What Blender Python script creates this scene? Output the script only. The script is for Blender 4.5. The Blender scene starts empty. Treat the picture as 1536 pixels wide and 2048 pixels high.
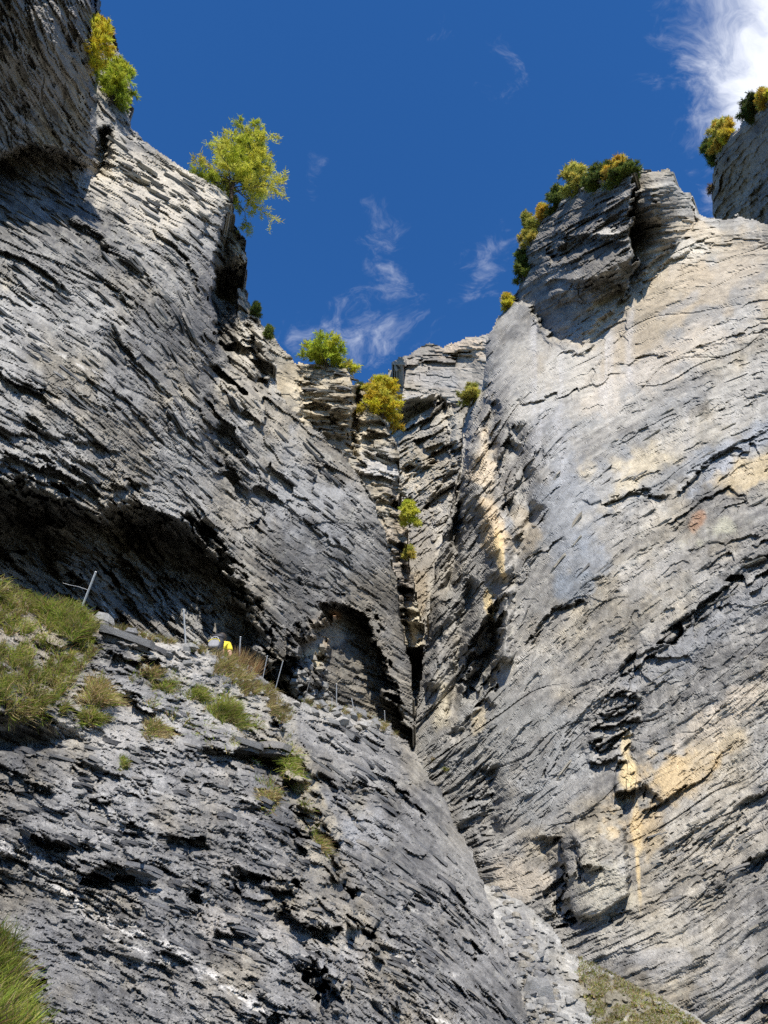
import bpy, bmesh, math, random
import numpy as np
from mathutils import Vector, Matrix

# ------------------------------------------------------------------ camera, sky, sun, exposure
SC = bpy.context.scene
COL = SC.collection
IW, IH, FPX = 1536.0, 2048.0, 1490.0
PITCH = math.radians(32.0)
CAM = np.array([0.0, 0.0, 1.6])
SCALE = 0.65                                             # survey units -> metres
cam_data = bpy.data.cameras.new("camera")
cam = bpy.data.objects.new("camera", cam_data)
COL.objects.link(cam)
cam.location = CAM
cam.rotation_euler = (math.radians(90) + PITCH, 0, 0)
cam_data.sensor_fit = 'VERTICAL'
cam_data.angle = 2 * math.atan(IH / 2 / FPX)
cam_data.clip_end = 6000
SC.camera = cam

SUN_EL, SUN_AZ = math.radians(52), math.radians(11)      # azimuth: to the right of straight behind the camera
SUN = np.array([math.cos(SUN_EL) * math.sin(SUN_AZ), -math.cos(SUN_EL) * math.cos(SUN_AZ), math.sin(SUN_EL)])
sun_data = bpy.data.lights.new("sun", 'SUN')
sun_data.energy = 4.6
sun_data.angle = math.radians(0.5)
sun_data.color = (1.0, 0.93, 0.82)
sun_obj = bpy.data.objects.new("sun", sun_data)
COL.objects.link(sun_obj)
sun_obj.rotation_euler = Vector(-SUN).to_track_quat('-Z', 'Y').to_euler()
sun_obj.location = (20, -60, 80)

SC.view_settings.view_transform = 'Standard'
SC.view_settings.look = 'None'
SC.view_settings.exposure = 0.75
SC.view_settings.gamma = 1.0
SC.view_settings.use_curve_mapping = False
SC.render.engine = 'CYCLES'
SC.cycles.use_denoising = False
SC.cycles.max_bounces = 5
SC.cycles.diffuse_bounces = 3

world = bpy.data.worlds.new("World")
SC.world = world
world.use_nodes = True


class NT:
    """small helper to write node trees"""
    def __init__(self, tree):
        self.t = tree
        tree.nodes.clear()

    def n(self, kind, **kw):
        nd = self.t.nodes.new(kind)
        for k, v in kw.items():
            setattr(nd, k, v)
        return nd

    def link(self, a, b):
        self.t.links.new(a, b)

    def val(self, sock, v):
        if isinstance(v, bpy.types.NodeSocket):
            self.link(v, sock)
        else:
            sock.default_value = v

    def math(self, op, a, b=0.0, clamp=False):
        nd = self.n('ShaderNodeMath', operation=op, use_clamp=clamp)
        self.val(nd.inputs[0], a)
        self.val(nd.inputs[1], b)
        return nd.outputs[0]

    def vmath(self, op, a, b=None, scale=None):
        nd = self.n('ShaderNodeVectorMath', operation=op)
        self.val(nd.inputs[0], a)
        if b is not None:
            self.val(nd.inputs[1], b)
        if scale is not None:
            self.val(nd.inputs['Scale'], scale)
        return nd.outputs['Value'] if op in ('LENGTH', 'DOT_PRODUCT', 'DISTANCE') else nd.outputs[0]

    def noise(self, vec, scale, detail=4.0, rough=0.55, dist=0.0):
        nd = self.n('ShaderNodeTexNoise')
        self.link(vec, nd.inputs['Vector'])
        nd.inputs['Scale'].default_value = scale
        nd.inputs['Detail'].default_value = detail
        nd.inputs['Roughness'].default_value = rough
        nd.inputs['Distortion'].default_value = dist
        return nd.outputs['Fac']

    def ramp(self, fac, lo, hi, a=0.0, b=1.0):
        nd = self.n('ShaderNodeMapRange', interpolation_type='SMOOTHSTEP')
        self.val(nd.inputs[0], fac)
        nd.inputs[1].default_value = lo
        nd.inputs[2].default_value = hi
        nd.inputs[3].default_value = a
        nd.inputs[4].default_value = b
        return nd.outputs[0]

    def mix(self, fac, a, b, blend='MIX'):
        nd = self.n('ShaderNodeMix', data_type='RGBA', blend_type=blend)
        self.val(nd.inputs[0], fac)
        self.val(nd.inputs[6], a)
        self.val(nd.inputs[7], b)
        return nd.outputs[2]


def ray(px, py):
    """unit-depth viewing ray through a point of the photograph"""
    u = (np.asarray(px, float) - IW / 2) / FPX
    v = (IH / 2 - np.asarray(py, float)) / FPX
    return np.stack([u, math.cos(PITCH) - v * math.sin(PITCH), math.sin(PITCH) + v * math.cos(PITCH)], -1)


# world: clear alpine sky with a flat layer of thin cirrus
w = NT(world.node_tree)
sky = w.n('ShaderNodeTexSky', sky_type='NISHITA')
sky.sun_disc = False
sky.sun_elevation = SUN_EL
sky.sun_rotation = math.pi - SUN_AZ
sky.altitude = 2600
sky.air_density = 0.9
sky.dust_density = 0.0
sky.ozone_density = 4.0
tc = w.n('ShaderNodeTexCoord')
sep = w.n('ShaderNodeSeparateXYZ')
w.link(tc.outputs['Generated'], sep.inputs[0])
zz = w.math('MAXIMUM', sep.outputs[2], 0.05)
cmb = w.n('ShaderNodeCombineXYZ')
w.link(w.math('DIVIDE', sep.outputs[0], zz), cmb.inputs[0])
w.link(w.math('DIVIDE', sep.outputs[1], zz), cmb.inputs[1])
plane = cmb.outputs[0]                                   # position on the cloud layer, in units of its height
wob = w.n('ShaderNodeTexNoise')
w.link(plane, wob.inputs['Vector'])
wob.inputs['Scale'].default_value = 2.4
wob.inputs['Detail'].default_value = 5
warp = w.vmath('ADD', plane, w.vmath('SCALE', w.vmath('SUBTRACT', wob.outputs['Color'], (0.5, 0.5, 0.5)), scale=0.34))


def cloud_patch(px, py, rx, ry, amount):
    c = ray(px, py)
    cx, cy = c[0] / c[2], c[1] / c[2]
    ex = ray(px + rx, py)
    ey = ray(px, py - ry)
    sx = abs(ex[0] / ex[2] - cx)
    sy = abs(ey[1] / ey[2] - cy)
    d = w.vmath('SUBTRACT', warp, (float(cx), float(cy), 0))
    d = w.vmath('MULTIPLY', d, (1 / sx, 1 / sy, 0))
    r = w.vmath('LENGTH', d)
    return w.ramp(r, 1.6, 0.0, 0.0, amount)


cov = None
for p_ in [(1670, 70, 350, 440, 1.75), (1490, 280, 150, 220, .85), (775, 500, 80, 140, .5), (690, 640, 210, 130, .52), (950, 520, 80, 150, .46),
           (1010, 160, 60, 130, .46), (1255, 190, 60, 130, .46), (900, 30, 60, 90, .4), (625, 400, 60, 90, .36),
           (1900, -200, 400, 400, 1.1), (300, -500, 320, 300, .7), (1300, -700, 400, 300, .8), (-900, 300, 500, 300, .7)]:
    c_ = cloud_patch(*p_)
    cov = c_ if cov is None else w.math('MAXIMUM', cov, c_)
fine = w.noise(warp, 11.0, 12, .68, .7)
fine2 = w.noise(warp, 3.0, 6, .6, .4)
nz = w.math('ADD', w.math('MULTIPLY', fine, .55), w.math('MULTIPLY', fine2, .45))
dens = w.ramp(w.math('ADD', cov, w.math('MULTIPLY', w.math('SUBTRACT', nz, .5), 2.4)), .32, 1.25)
dens = w.math('MULTIPLY', dens, w.ramp(cov, .02, .3))
dens = w.math('MINIMUM', dens, .95)
hs = w.n('ShaderNodeHueSaturation')
w.link(sky.outputs[0], hs.inputs['Color'])
hs.inputs['Hue'].default_value = .504
hs.inputs['Saturation'].default_value = 1.24
hs.inputs['Value'].default_value = 2.15
skycol = w.mix(dens, hs.outputs[0], (10.4, 10.8, 11.8, 1))
bg = w.n('ShaderNodeBackground')
w.link(skycol, bg.inputs[0])
bg.inputs[1].default_value = 0.06
wo = w.n('ShaderNodeOutputWorld')
w.link(bg.outputs[0], wo.inputs[0])


# ------------------------------------------------------------------ numeric helpers
def h2(ix, iy, seed):
    """hash of integer lattice points -> 0..1"""
    with np.errstate(over='ignore'):
        a = ix.astype(np.int64).astype(np.uint32) * np.uint32(374761393)
        b = iy.astype(np.int64).astype(np.uint32) * np.uint32(668265263)
        h = a + b + np.uint32((seed * 2246822519) & 0xffffffff)
        h = (h ^ (h >> np.uint32(13))) * np.uint32(1274126177)
        h = (h ^ (h >> np.uint32(15))) * np.uint32(2246822519)
        h = h ^ (h >> np.uint32(16))
    return h.astype(np.float32) * np.float32(1 / 4294967295.0)


def vn(x, y, seed):
    """smooth value noise, -1..1"""
    ix = np.floor(x)
    iy = np.floor(y)
    fx = (x - ix).astype(np.float32)
    fy = (y - iy).astype(np.float32)
    fx = fx * fx * fx * (fx * (fx * 6 - 15) + 10)
    fy = fy * fy * fy * (fy * (fy * 6 - 15) + 10)
    a = h2(ix, iy, seed)
    b = h2(ix + 1, iy, seed)
    c = h2(ix, iy + 1, seed)
    d = h2(ix + 1, iy + 1, seed)
    return ((a + (b - a) * fx) * (1 - fy) + (c + (d - c) * fx) * fy) * 2 - 1


def fbm(x, y, seed, octv=4, gain=.5):
    s = 0
    a = 1.0
    t = 0
    for i in range(octv):
        ang = .6 * i
        xx = x * math.cos(ang) - y * math.sin(ang)
        yy = x * math.sin(ang) + y * math.cos(ang)
        s = s + a * vn(xx * 2 ** i, yy * 2 ** i, seed + i * 17)
        t += a
        a *= gain
    return s / t * 1.6


def sst(x, lo, hi):
    t = np.clip((x - lo) / (hi - lo), 0, 1)
    return t * t * (3 - 2 * t)


def rbf_fit(pts, vals, smooth=1e-4):
    P = np.asarray(pts, float) / 1000.0
    n = len(P)
    d = np.linalg.norm(P[:, None] - P[None], axis=-1)
    K = np.where(d > 0, d * d * np.log(d + 1e-12), 0) + np.eye(n) * smooth
    A = np.zeros((n + 3, n + 3))
    A[:n, :n] = K
    A[:n, n] = 1
    A[:n, n + 1:] = P
    A[n, :n] = 1
    A[n + 1:, :n] = P.T
    sol = np.linalg.solve(A, np.concatenate([vals, [0, 0, 0]]))
    return P, sol


def rbf_eval(fit, px, py):
    P, sol = fit
    x = px / 1000.0
    y = py / 1000.0
    out = sol[-3] + sol[-2] * x + sol[-1] * y
    for i in range(len(P)):
        d2 = (x - P[i, 0]) ** 2 + (y - P[i, 1]) ** 2 + 1e-12
        out = out + sol[i] * .5 * d2 * np.log(d2)
    return out


def inv_depth(px, py, Y):
    """1/depth of the point on the ray that lies Y metres ahead (planes are linear in it)"""
    r = ray(px, py)
    return r[..., 1] / np.asarray(Y, float)


def bspline(grid, gx, gy):
    """cubic b-spline lookup in a coarse grid"""
    ny, nx = grid.shape
    ix = np.floor(gx).astype(int)
    iy = np.floor(gy).astype(int)
    fx = gx - ix
    fy = gy - iy

    def wts(f):
        return [(1 - f) ** 3 / 6, (3 * f ** 3 - 6 * f ** 2 + 4) / 6, (-3 * f ** 3 + 3 * f ** 2 + 3 * f + 1) / 6, f ** 3 / 6]
    wx = wts(fx)
    wy = wts(fy)
    out = 0
    for j in range(4):
        yy = np.clip(iy + j - 1, 0, ny - 1)
        row = 0
        for i in range(4):
            xx = np.clip(ix + i - 1, 0, nx - 1)
            row = row + wx[i] * grid[yy, xx]
        out = out + wy[j] * row
    return out


def strata(angles, x0, y0, x1, y1, cell=24.0):
    """along/across-bedding coordinates whose gradients follow the measured dip of the beds"""
    nx = int((x1 - x0) / cell) + 3
    ny = int((y1 - y0) / cell) + 3
    gx, gy = np.meshgrid(x0 + np.arange(nx) * cell - cell, y0 + np.arange(ny) * cell - cell)
    A = np.asarray(angles, float)
    c2 = 0
    s2 = 0
    for (ax, ay, ang) in A:
        d2 = (gx - ax) ** 2 + (gy - ay) ** 2
        wgt = 1 / (d2 + 900) ** 1.35
        c2 = c2 + wgt * math.cos(math.radians(2 * ang))
        s2 = s2 + wgt * math.sin(math.radians(2 * ang))
    th = np.arctan2(s2, c2) / 2
    # angles live in -90..90; near-vertical beds keep one sign by unwrapping against the mean
    mean = math.radians(np.mean(A[:, 2]))
    th = th + np.pi * np.round((mean - th) / np.pi)

    def solve(vx, vy):
        ex = (vx[:, 1:] + vx[:, :-1]) / 2 * cell
        ey = (vy[1:] + vy[:-1]) / 2 * cell
        b = np.zeros((ny, nx))
        b[:, 1:] += ex
        b[:, :-1] -= ex
        b[1:] += ey
        b[:-1] -= ey

        def L(q):
            o = np.zeros_like(q)
            dx = q[:, 1:] - q[:, :-1]
            dy = q[1:] - q[:-1]
            o[:, 1:] += dx
            o[:, :-1] -= dx
            o[1:] += dy
            o[:-1] -= dy
            return o + 1e-6 * q
        q = (gx - gx.mean()) * math.cos(mean)
        r = b - L(q)
        p = r.copy()
        rs = (r * r).sum()
        for _ in range(400):
            Ap = L(p)
            al = rs / max((p * Ap).sum(), 1e-12)
            q = q + al * p
            r = r - al * Ap
            rn = (r * r).sum()
            if rn < 1e-6:
                break
            p = r + rn / rs * p
            rs = rn
        return q
    P = solve(np.cos(th), np.sin(th))
    Q = solve(-np.sin(th), np.cos(th))

    def look(px, py):
        a = (px - x0 + cell) / cell
        b = (py - y0 + cell) / cell
        return bspline(P, a, b), bspline(Q, a, b)

    def angle(px, py):
        i = int(np.clip((py - y0 + cell) / cell, 0, ny - 1))
        j = int(np.clip((px - x0 + cell) / cell, 0, nx - 1))
        return th[i, j]
    return look, angle


def slab_layer(p, q, L, h, seed):
    wq = q + h * .9 * vn(p / (L * 1.3), q / (h * 6), seed) + h * .22 * vn(p / (L * .22), q / (h * .9), seed + 1) + h * 1.3 * vn(q / (h * 4.1), p / (L * 5), seed + 2)
    r = np.floor(wq / h)
    fq = wq / h - r
    wp = p + L * .35 * vn(p / (L * .5), q / (h * .8), seed + 3)
    cc = wp / L + h2(r, r * 0, seed + 4) * 13
    c = np.floor(cc)
    fp = cc - c
    a = h2(r, c, seed + 5)
    b = h2(r, c, seed + 6)
    return r, c, fq, fp, a, b


def inside(px, py, poly):
    res = np.zeros(px.shape, bool)
    n = len(poly)
    for i in range(n):
        xa, ya = poly[i]
        xb, yb = poly[(i + 1) % n]
        if ya == yb:
            continue
        cond = (ya > py) != (yb > py)
        xi = (xb - xa) * (py - ya) / (yb - ya) + xa
        res ^= cond & (px < xi)
    return res


def line_dist(px, py, line):
    """distance, signed side (+ = right of the walking direction, i.e. below when walking rightwards), position along"""
    best = np.full(px.shape, 1e9)
    side = np.zeros(px.shape)
    along = np.zeros(px.shape)
    tot = sum(math.dist(line[i], line[i + 1]) for i in range(len(line) - 1))
    acc = 0
    for i in range(len(line) - 1):
        (xa, ya), (xb, yb) = line[i], line[i + 1]
        dx, dy = xb - xa, yb - ya
        ln = math.hypot(dx, dy)
        t = np.clip(((px - xa) * dx + (py - ya) * dy) / (ln * ln), 0, 1)
        d = np.hypot(px - xa - t * dx, py - ya - t * dy)
        m = d < best
        best = np.where(m, d, best)
        side = np.where(m, np.sign(dx * (py - ya) - dy * (px - xa)), side)
        along = np.where(m, (acc + t * ln) / tot, along)
        acc += ln
    return best, side, along


def lin(c):
    """display colour 0..255 -> scene linear"""
    c = np.asarray(c, float) / 255
    return np.where(c <= .04045, c / 12.92, ((c + .055) / 1.055) ** 2.4)


# ------------------------------------------------------------------ materials
def rock_material(name, rough=.82, spec=.25, bump=.5, grain=13.0):
    m = bpy.data.materials.new(name)
    m.use_nodes = True
    t = NT(m.node_tree)
    at = t.n('ShaderNodeAttribute', attribute_name='tint')
    co = t.n('ShaderNodeTexCoord').outputs['Object']
    n1 = t.noise(co, grain, 6, .7)
    n2 = t.noise(co, grain * .16, 5, .6)
    k = t.math('ADD', t.math('MULTIPLY', n1, .7), t.math('MULTIPLY', n2, .6))
    k = t.ramp(k, .35, .95, .6, 1.45)
    grit = t.ramp(t.noise(co, grain * 4.5, 3, .8), .3, .7, .62, 1.38)
    k = t.math('MULTIPLY', k, grit)
    colr = t.vmath('SCALE', at.outputs['Color'], scale=k)
    bs = t.n('ShaderNodeBsdfPrincipled')
    t.link(colr, bs.inputs['Base Color'])
    bs.inputs['Roughness'].default_value = rough
    bs.inputs['Specular IOR Level'].default_value = spec
    bp = t.n('ShaderNodeBump')
    bp.inputs['Strength'].default_value = bump * 1.5
    bp.inputs['Distance'].default_value = .04
    t.link(t.noise(co, grain * 1.6, 8, .75), bp.inputs['Height'])
    t.link(bp.outputs[0], bs.inputs['Normal'])
    o = t.n('ShaderNodeOutputMaterial')
    t.link(bs.outputs[0], o.inputs[0])
    return m


def plain_material(name, color, rough=.6, metal=0.0, vary=.15, scale=12, spec=.4):
    m = bpy.data.materials.new(name)
    m.use_nodes = True
    t = NT(m.node_tree)
    co = t.n('ShaderNodeTexCoord').outputs['Object']
    k = t.ramp(t.noise(co, scale, 4, .6), .3, .7, 1 - vary, 1 + vary)
    rgb = t.n('ShaderNodeRGB')
    rgb.outputs[0].default_value = (*color, 1)
    bs = t.n('ShaderNodeBsdfPrincipled')
    t.link(t.vmath('SCALE', rgb.outputs[0], scale=k), bs.inputs['Base Color'])
    bs.inputs['Roughness'].default_value = rough
    bs.inputs['Metallic'].default_value = metal
    bs.inputs['Specular IOR Level'].default_value = spec
    o = t.n('ShaderNodeOutputMaterial')
    t.link(bs.outputs[0], o.inputs[0])
    return m


def leaf_material(name):
    m = bpy.data.materials.new(name)
    m.use_nodes = True
    t = NT(m.node_tree)
    at = t.n('ShaderNodeAttribute', attribute_name='tint')
    co = t.n('ShaderNodeTexCoord').outputs['Object']
    k = t.ramp(t.noise(co, 5, 3, .6), .3, .7, .8, 1.2)
    colr = t.vmath('SCALE', at.outputs['Color'], scale=k)
    df = t.n('ShaderNodeBsdfDiffuse')
    t.link(colr, df.inputs[0])
    tr = t.n('ShaderNodeBsdfTranslucent')
    t.link(colr, tr.inputs[0])
    mx = t.n('ShaderNodeMixShader')
    mx.inputs[0].default_value = .4
    t.link(df.outputs[0], mx.inputs[1])
    t.link(tr.outputs[0], mx.inputs[2])
    o = t.n('ShaderNodeOutputMaterial')
    t.link(mx.outputs[0], o.inputs[0])
    return m


M_SLATE = rock_material('slate', rough=.62, spec=.35)
M_LIME = rock_material('limestone', rough=.85, spec=.2)
M_SCREE = rock_material('scree', rough=.9, spec=.15, grain=14)
M_LEAF = leaf_material('foliage')
M_BARK = plain_material('bark', (.06, .045, .035), .9, vary=.35)


def make_mesh(name, verts, faces, mat, tint=None, smooth=False):
    """faces: (n,3) or (n,4) int array"""
    me = bpy.data.meshes.new(name)
    nv, nf, k = len(verts), len(faces), faces.shape[1]
    me.vertices.add(nv)
    me.vertices.foreach_set('co', np.asarray(verts, np.float32).ravel())
    me.loops.add(nf * k)
    me.loops.foreach_set('vertex_index', np.asarray(faces, np.int32).ravel())
    me.polygons.add(nf)
    me.polygons.foreach_set('loop_start', np.arange(0, nf * k, k, dtype=np.int32))
    me.polygons.foreach_set('use_smooth', np.full(nf, smooth, bool))
    me.update(calc_edges=True)
    if tint is not None:
        a = me.color_attributes.new('tint', 'FLOAT_COLOR', 'POINT')
        c = np.ones((nv, 4), np.float32)
        c[:, :3] = tint
        a.data.foreach_set('color', c.ravel())
    me.materials.append(mat)
    return me


def link(name, me, parent=None, **props):
    o = bpy.data.objects.new(name, me)
    COL.objects.link(o)
    if parent is not None:
        o.parent = parent
    for k, v in props.items():
        o[k] = v
    return o


# ------------------------------------------------------------------ the rock masses
class Mass:
    """a body of rock: a base shape through surveyed points, broken up by beds, slabs, cracks and ledges"""

    def __init__(self, name, poly, ctrl, angles, step=2.2, seed=1, jag=6.0, layers=(), pits=(), cracks=(), bands=0, rough=.35, macro=10.0,
                 edge=None, edge_w=14, edge_amp=1.2, mat=None, back=14.0, shape=None, paint=None, holes=(), drop=0.0, rings=((.04, 0), (.3, .3), (1.0, 1.0))):
        self.name = name
        xs = [p[0] for p in poly]
        ys = [p[1] for p in poly]
        x0, x1, y0, y1 = min(xs) - 10, max(xs) + 10, min(ys) - 10, max(ys) + 10
        self.x0, self.y0, self.step = x0, y0, step
        nx = int((x1 - x0) / step) + 1
        ny = int((y1 - y0) / step) + 1
        PX, PY = np.meshgrid(x0 + np.arange(nx) * step, y0 + np.arange(ny) * step)
        self.PX, self.PY = PX, PY
        look, self.angle = strata(angles, x0, y0, x1, y1)
        p, q = look(PX, PY)
        self.p, self.q = p, q
        r1 = slab_layer(p, q, 34, 9, seed + 900)
        jx = (h2(r1[0], r1[1], seed + 901) - .5) * 2
        jy = (h2(r1[0], r1[1], seed + 902) - .5) * 2
        nx1 = fbm(PX / 40, PY / 40, seed + 903, 4, .6)
        ny1 = fbm(PX / 40, PY / 40, seed + 904, 4, .6)
        r2 = slab_layer(p, q, 80, 21, seed + 920)
        kx = (h2(r2[0], r2[1], seed + 921) - .5) * 2
        ky = (h2(r2[0], r2[1], seed + 922) - .5) * 2
        self.JX = jag * (.6 * jx + .7 * nx1)
        self.JY = jag * (.6 * jy + .7 * ny1)
        self.KX = jag * (1.0 * kx + .8 * jx + 1.3 * fbm(PX / 70, PY / 70, seed + 905, 5, .6))     # coarser jaggedness for ledges and cracks
        self.KY = jag * (1.0 * ky + .8 * jy + 1.3 * fbm(PX / 70, PY / 70, seed + 906, 5, .6))
        self.brk = .25 + 1.3 * h2(r2[0], r2[1], seed + 923)      # each bed breaks off further or less far
        mask = inside(PX + self.JX, PY + self.JY, poly)
        if ctrl is not None:
            c = np.asarray(ctrl, float)
            inv = rbf_eval(rbf_fit(c[:, :2], inv_depth(c[:, 0], c[:, 1], c[:, 2])), PX, PY)
        else:
            inv = None
        self.zd = 1 / np.clip(inv, 1 / 900., 1 / 3.)
        self.seed = seed
        self.amp = np.ones_like(PX)              # local strength of the bedding relief
        self.D = np.zeros_like(PX)               # metres away from the viewer
        self.smooth = np.zeros_like(PX)
        if shape:
            shape(self)
        if edge is not None:
            d, s, _ = line_dist(PX + self.JX, PY + self.JY, edge)
            self.D += edge_amp * np.exp(-d / edge_w)
        px2m = self.zd / FPX
        rel = np.zeros_like(PX)
        vary = np.zeros_like(PX)
        inten = .12 + .75 * sst(fbm(PX / 190, PY / 140, seed + 50, 3) + .5 * fbm(p / 110, q / 26, seed + 51, 3), -.35, .75)
        for i, (L, h, am) in enumerate(layers):
            r, c, fq, fp, a, b = slab_layer(p, q, L, h, seed + 100 + 31 * i)
            keep = (b > .22)
            tap = 1 - np.abs(2 * fp - 1) ** 4 * .7
            e1 = h2(r, c, seed + 300 + i) - .5
            pr = a ** 1.5 * keep * tap * (.35 + .65 * fq) + .3 * e1 * (fp - .5) * keep
            rel -= am * pr * (.3 + 1.25 * (inten if i % 2 else .5 * inten + .5 * np.roll(inten, 37, 1)))
            vary += (h2(r, c, seed + 400 + i) - .5) * (.5 if i == 0 else .8)
        for i, (L, h, am, wd, pc) in enumerate(cracks):
            r, c, fq, fp, a, b = slab_layer(p * .55, q, L * .55, h, seed + 700 + 13 * i)
            L = L * .55
            e = np.minimum(fq, 1 - fq) * h
            rel += am * np.exp(-(e / wd) ** 2) * (a < pc) * (.4 + b) * (1 - np.abs(2 * fp - 1) ** 3)
            e = np.minimum(fp, 1 - fp) * L
            rel += .2 * am * np.exp(-(e / wd) ** 2) * (b < pc * .6)
        for i, (L, h, am, th) in enumerate(pits):
            f = fbm(p / L, q / h, seed + 600 + i, 4, .55) + .25 * (h2(r1[0], r1[1], seed + 610 + i) - .5)
            rel += am * sst(f, th, th + .12) * (.5 + .8 * h2(r2[0], r2[1], seed + 620 + i))
        if bands:
            rel += bands * (fbm(p / 330, q / 46, seed + 660, 3, .5) + .6 * np.abs(fbm(p / 260, q / 24, seed + 661, 2)))
        rel += macro * fbm(PX / 150, PY / 150, seed + 60, 3)
        rel += rough * 14 * fbm(p / 30, q / 13, seed + 70, 4, .6) * (.4 + inten)
        rel += rough * 4 * np.abs(fbm(p / 10, q / 5, seed + 71, 3, .6)) * (.3 + inten)
        self.vary = vary
        self.inten = inten
        self.D += rel * px2m * self.amp
        zd = self.zd + self.D
        self.zf = zd
        V = CAM + SCALE * zd[..., None] * ray(PX, PY)
        self.V = V
        self.mask = mask
        # --- colours of the stone, plus shade painted on the cap block
        tint = paint(self) if paint else np.ones(PX.shape + (3,)) * .3
        # --- faces
        idx = -np.ones(PX.shape, np.int64)
        qm = mask[:-1, :-1] & mask[1:, :-1] & mask[:-1, 1:] & mask[1:, 1:]
        used = np.zeros_like(mask)
        used[:-1, :-1] |= qm
        used[1:, :-1] |= qm
        used[:-1, 1:] |= qm
        used[1:, 1:] |= qm
        self.used = used
        idx[used] = np.arange(used.sum())
        verts = V[used]
        cols = tint[used]
        f = np.stack([idx[:-1, :-1][qm], idx[1:, :-1][qm], idx[1:, 1:][qm], idx[:-1, 1:][qm]], -1)
        # --- the rock goes on behind its outline: three rings of skirt
        e = np.concatenate([f[:, [0, 1]], f[:, [1, 2]], f[:, [2, 3]], f[:, [3, 0]]])
        key = np.minimum(e[:, 0], e[:, 1]) * (len(verts) + 1) + np.maximum(e[:, 0], e[:, 1])
        _, inv_i, cnt = np.unique(key, return_inverse=True, return_counts=True)
        be = e[cnt[inv_i.ravel()] == 1]
        bv = np.unique(be)
        ring_of = {}
        allv = [verts]
        allc = [cols]
        allf = [f]
        prev = np.full(len(verts), -1, np.int64)
        prev[bv] = bv
        base = len(verts)
        horiz = verts[bv] - CAM
        horiz[:, 2] = 0
        horiz /= np.linalg.norm(horiz, axis=1)[:, None]
        cumul = 0
        for k, (dist, fall) in enumerate(rings):
            nv = verts[bv] + horiz * back * dist * SCALE
            nv[:, 2] -= drop * fall * SCALE
            cur = np.full(len(verts), -1, np.int64)
            cur[bv] = base + np.arange(len(bv))
            allv.append(nv)
            allc.append(cols[bv])
            allf.append(np.stack([prev[be[:, 1]], prev[be[:, 0]], cur[be[:, 0]], cur[be[:, 1]]], -1))
            prev = cur
            base += len(bv)
        verts = np.concatenate(allv)
        cols = np.concatenate(allc)
        f = np.concatenate(allf)
        me = make_mesh(name, verts, f, mat, cols)
        self.obj = link(name, me, kind='structure')
        # outward normals for things that grow or stick out
        dx = np.zeros_like(V)
        dy = np.zeros_like(V)
        k = 4
        dx[:, k:-k] = V[:, 2 * k:] - V[:, :-2 * k]
        dy[k:-k] = V[2 * k:] - V[:-2 * k]
        n = np.cross(dy, dx)
        n /= np.linalg.norm(n, axis=-1)[..., None] + 1e-9
        toc = CAM - V
        n *= np.sign((n * toc).sum(-1))[..., None]
        self.N = n

    # shape vocabulary -------------------------------------------------
    def jit(self, k):
        return self.PX + self.JX * k, self.PY + self.JY * k

    def lip(self, line, amp, sharp=8, decay=120, fwd=0.0, fdecay=60, k=1.0, ends=.12):
        """overhang: the rock below/right of the line steps back by amp metres, then comes forward again"""
        X, Y = self.PX + self.KX * k, self.PY + self.KY * k
        d, s, t = line_dist(X, Y, line)
        win = sst(t, 0, ends) * sst(1 - t, 0, ends) if ends > 0 else 1
        if ends > 0:
            win = win * self.brk
            decay = decay * (.6 + .5 * self.brk)
        self.D += np.where(s > 0, amp * sst(d, 0, sharp) * np.exp(-d / decay), 0) * win
        if fwd:
            self.D -= np.where(s <= 0, fwd * np.exp(-d / fdecay), fwd * np.exp(-d / sharp)) * win

    def groove(self, line, amp, width, k=1.0, ends=.1):
        X, Y = self.jit(k)
        d, s, t = line_dist(X, Y, line)
        win = sst(t, 0, ends) * sst(1 - t, 0, ends) if ends > 0 else 1
        self.D += amp * np.exp(-(d / width) ** 2) * win

    def blob(self, cx, cy, rx, ry, amp, rot=0, k=1.0, sharp=1.0):
        X, Y = self.jit(k)
        a = math.radians(rot)
        dx = (X - cx) * math.cos(a) + (Y - cy) * math.sin(a)
        dy = -(X - cx) * math.sin(a) + (Y - cy) * math.cos(a)
        r = np.sqrt((dx / rx) ** 2 + (dy / ry) ** 2)
        self.D += amp * sst(1.25 - r, 0, .5 / sharp)

    def patch(self, poly, ctrl, soft=8, k=1.0, amp=None):
        """a block with its own faces: inside the outline the rock follows other surveyed points"""
        X, Y = self.jit(k)
        m = inside(X, Y, poly)
        d, _, _ = line_dist(X, Y, list(poly) + [poly[0]])
        wgt = np.where(m, sst(d, 0, soft), 0)
        c = np.asarray(ctrl, float)
        z = 1 / np.clip(rbf_eval(rbf_fit(c[:, :2], inv_depth(c[:, 0], c[:, 1], c[:, 2])), self.PX, self.PY), 1 / 900., 1 / 3.)
        self.zd = self.zd * (1 - wgt) + z * wgt
        if amp is not None:
            self.amp = self.amp * (1 - wgt) + amp * wgt

    def flat(self, cx, cy, rx, ry, val, rot=0):
        a = math.radians(rot)
        dx = (self.PX - cx) * math.cos(a) + (self.PY - cy) * math.sin(a)
        dy = -(self.PX - cx) * math.sin(a) + (self.PY - cy) * math.cos(a)
        g = np.exp(-((dx / rx) ** 2 + (dy / ry) ** 2))
        self.amp = self.amp * (1 - g) + val * g

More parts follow.
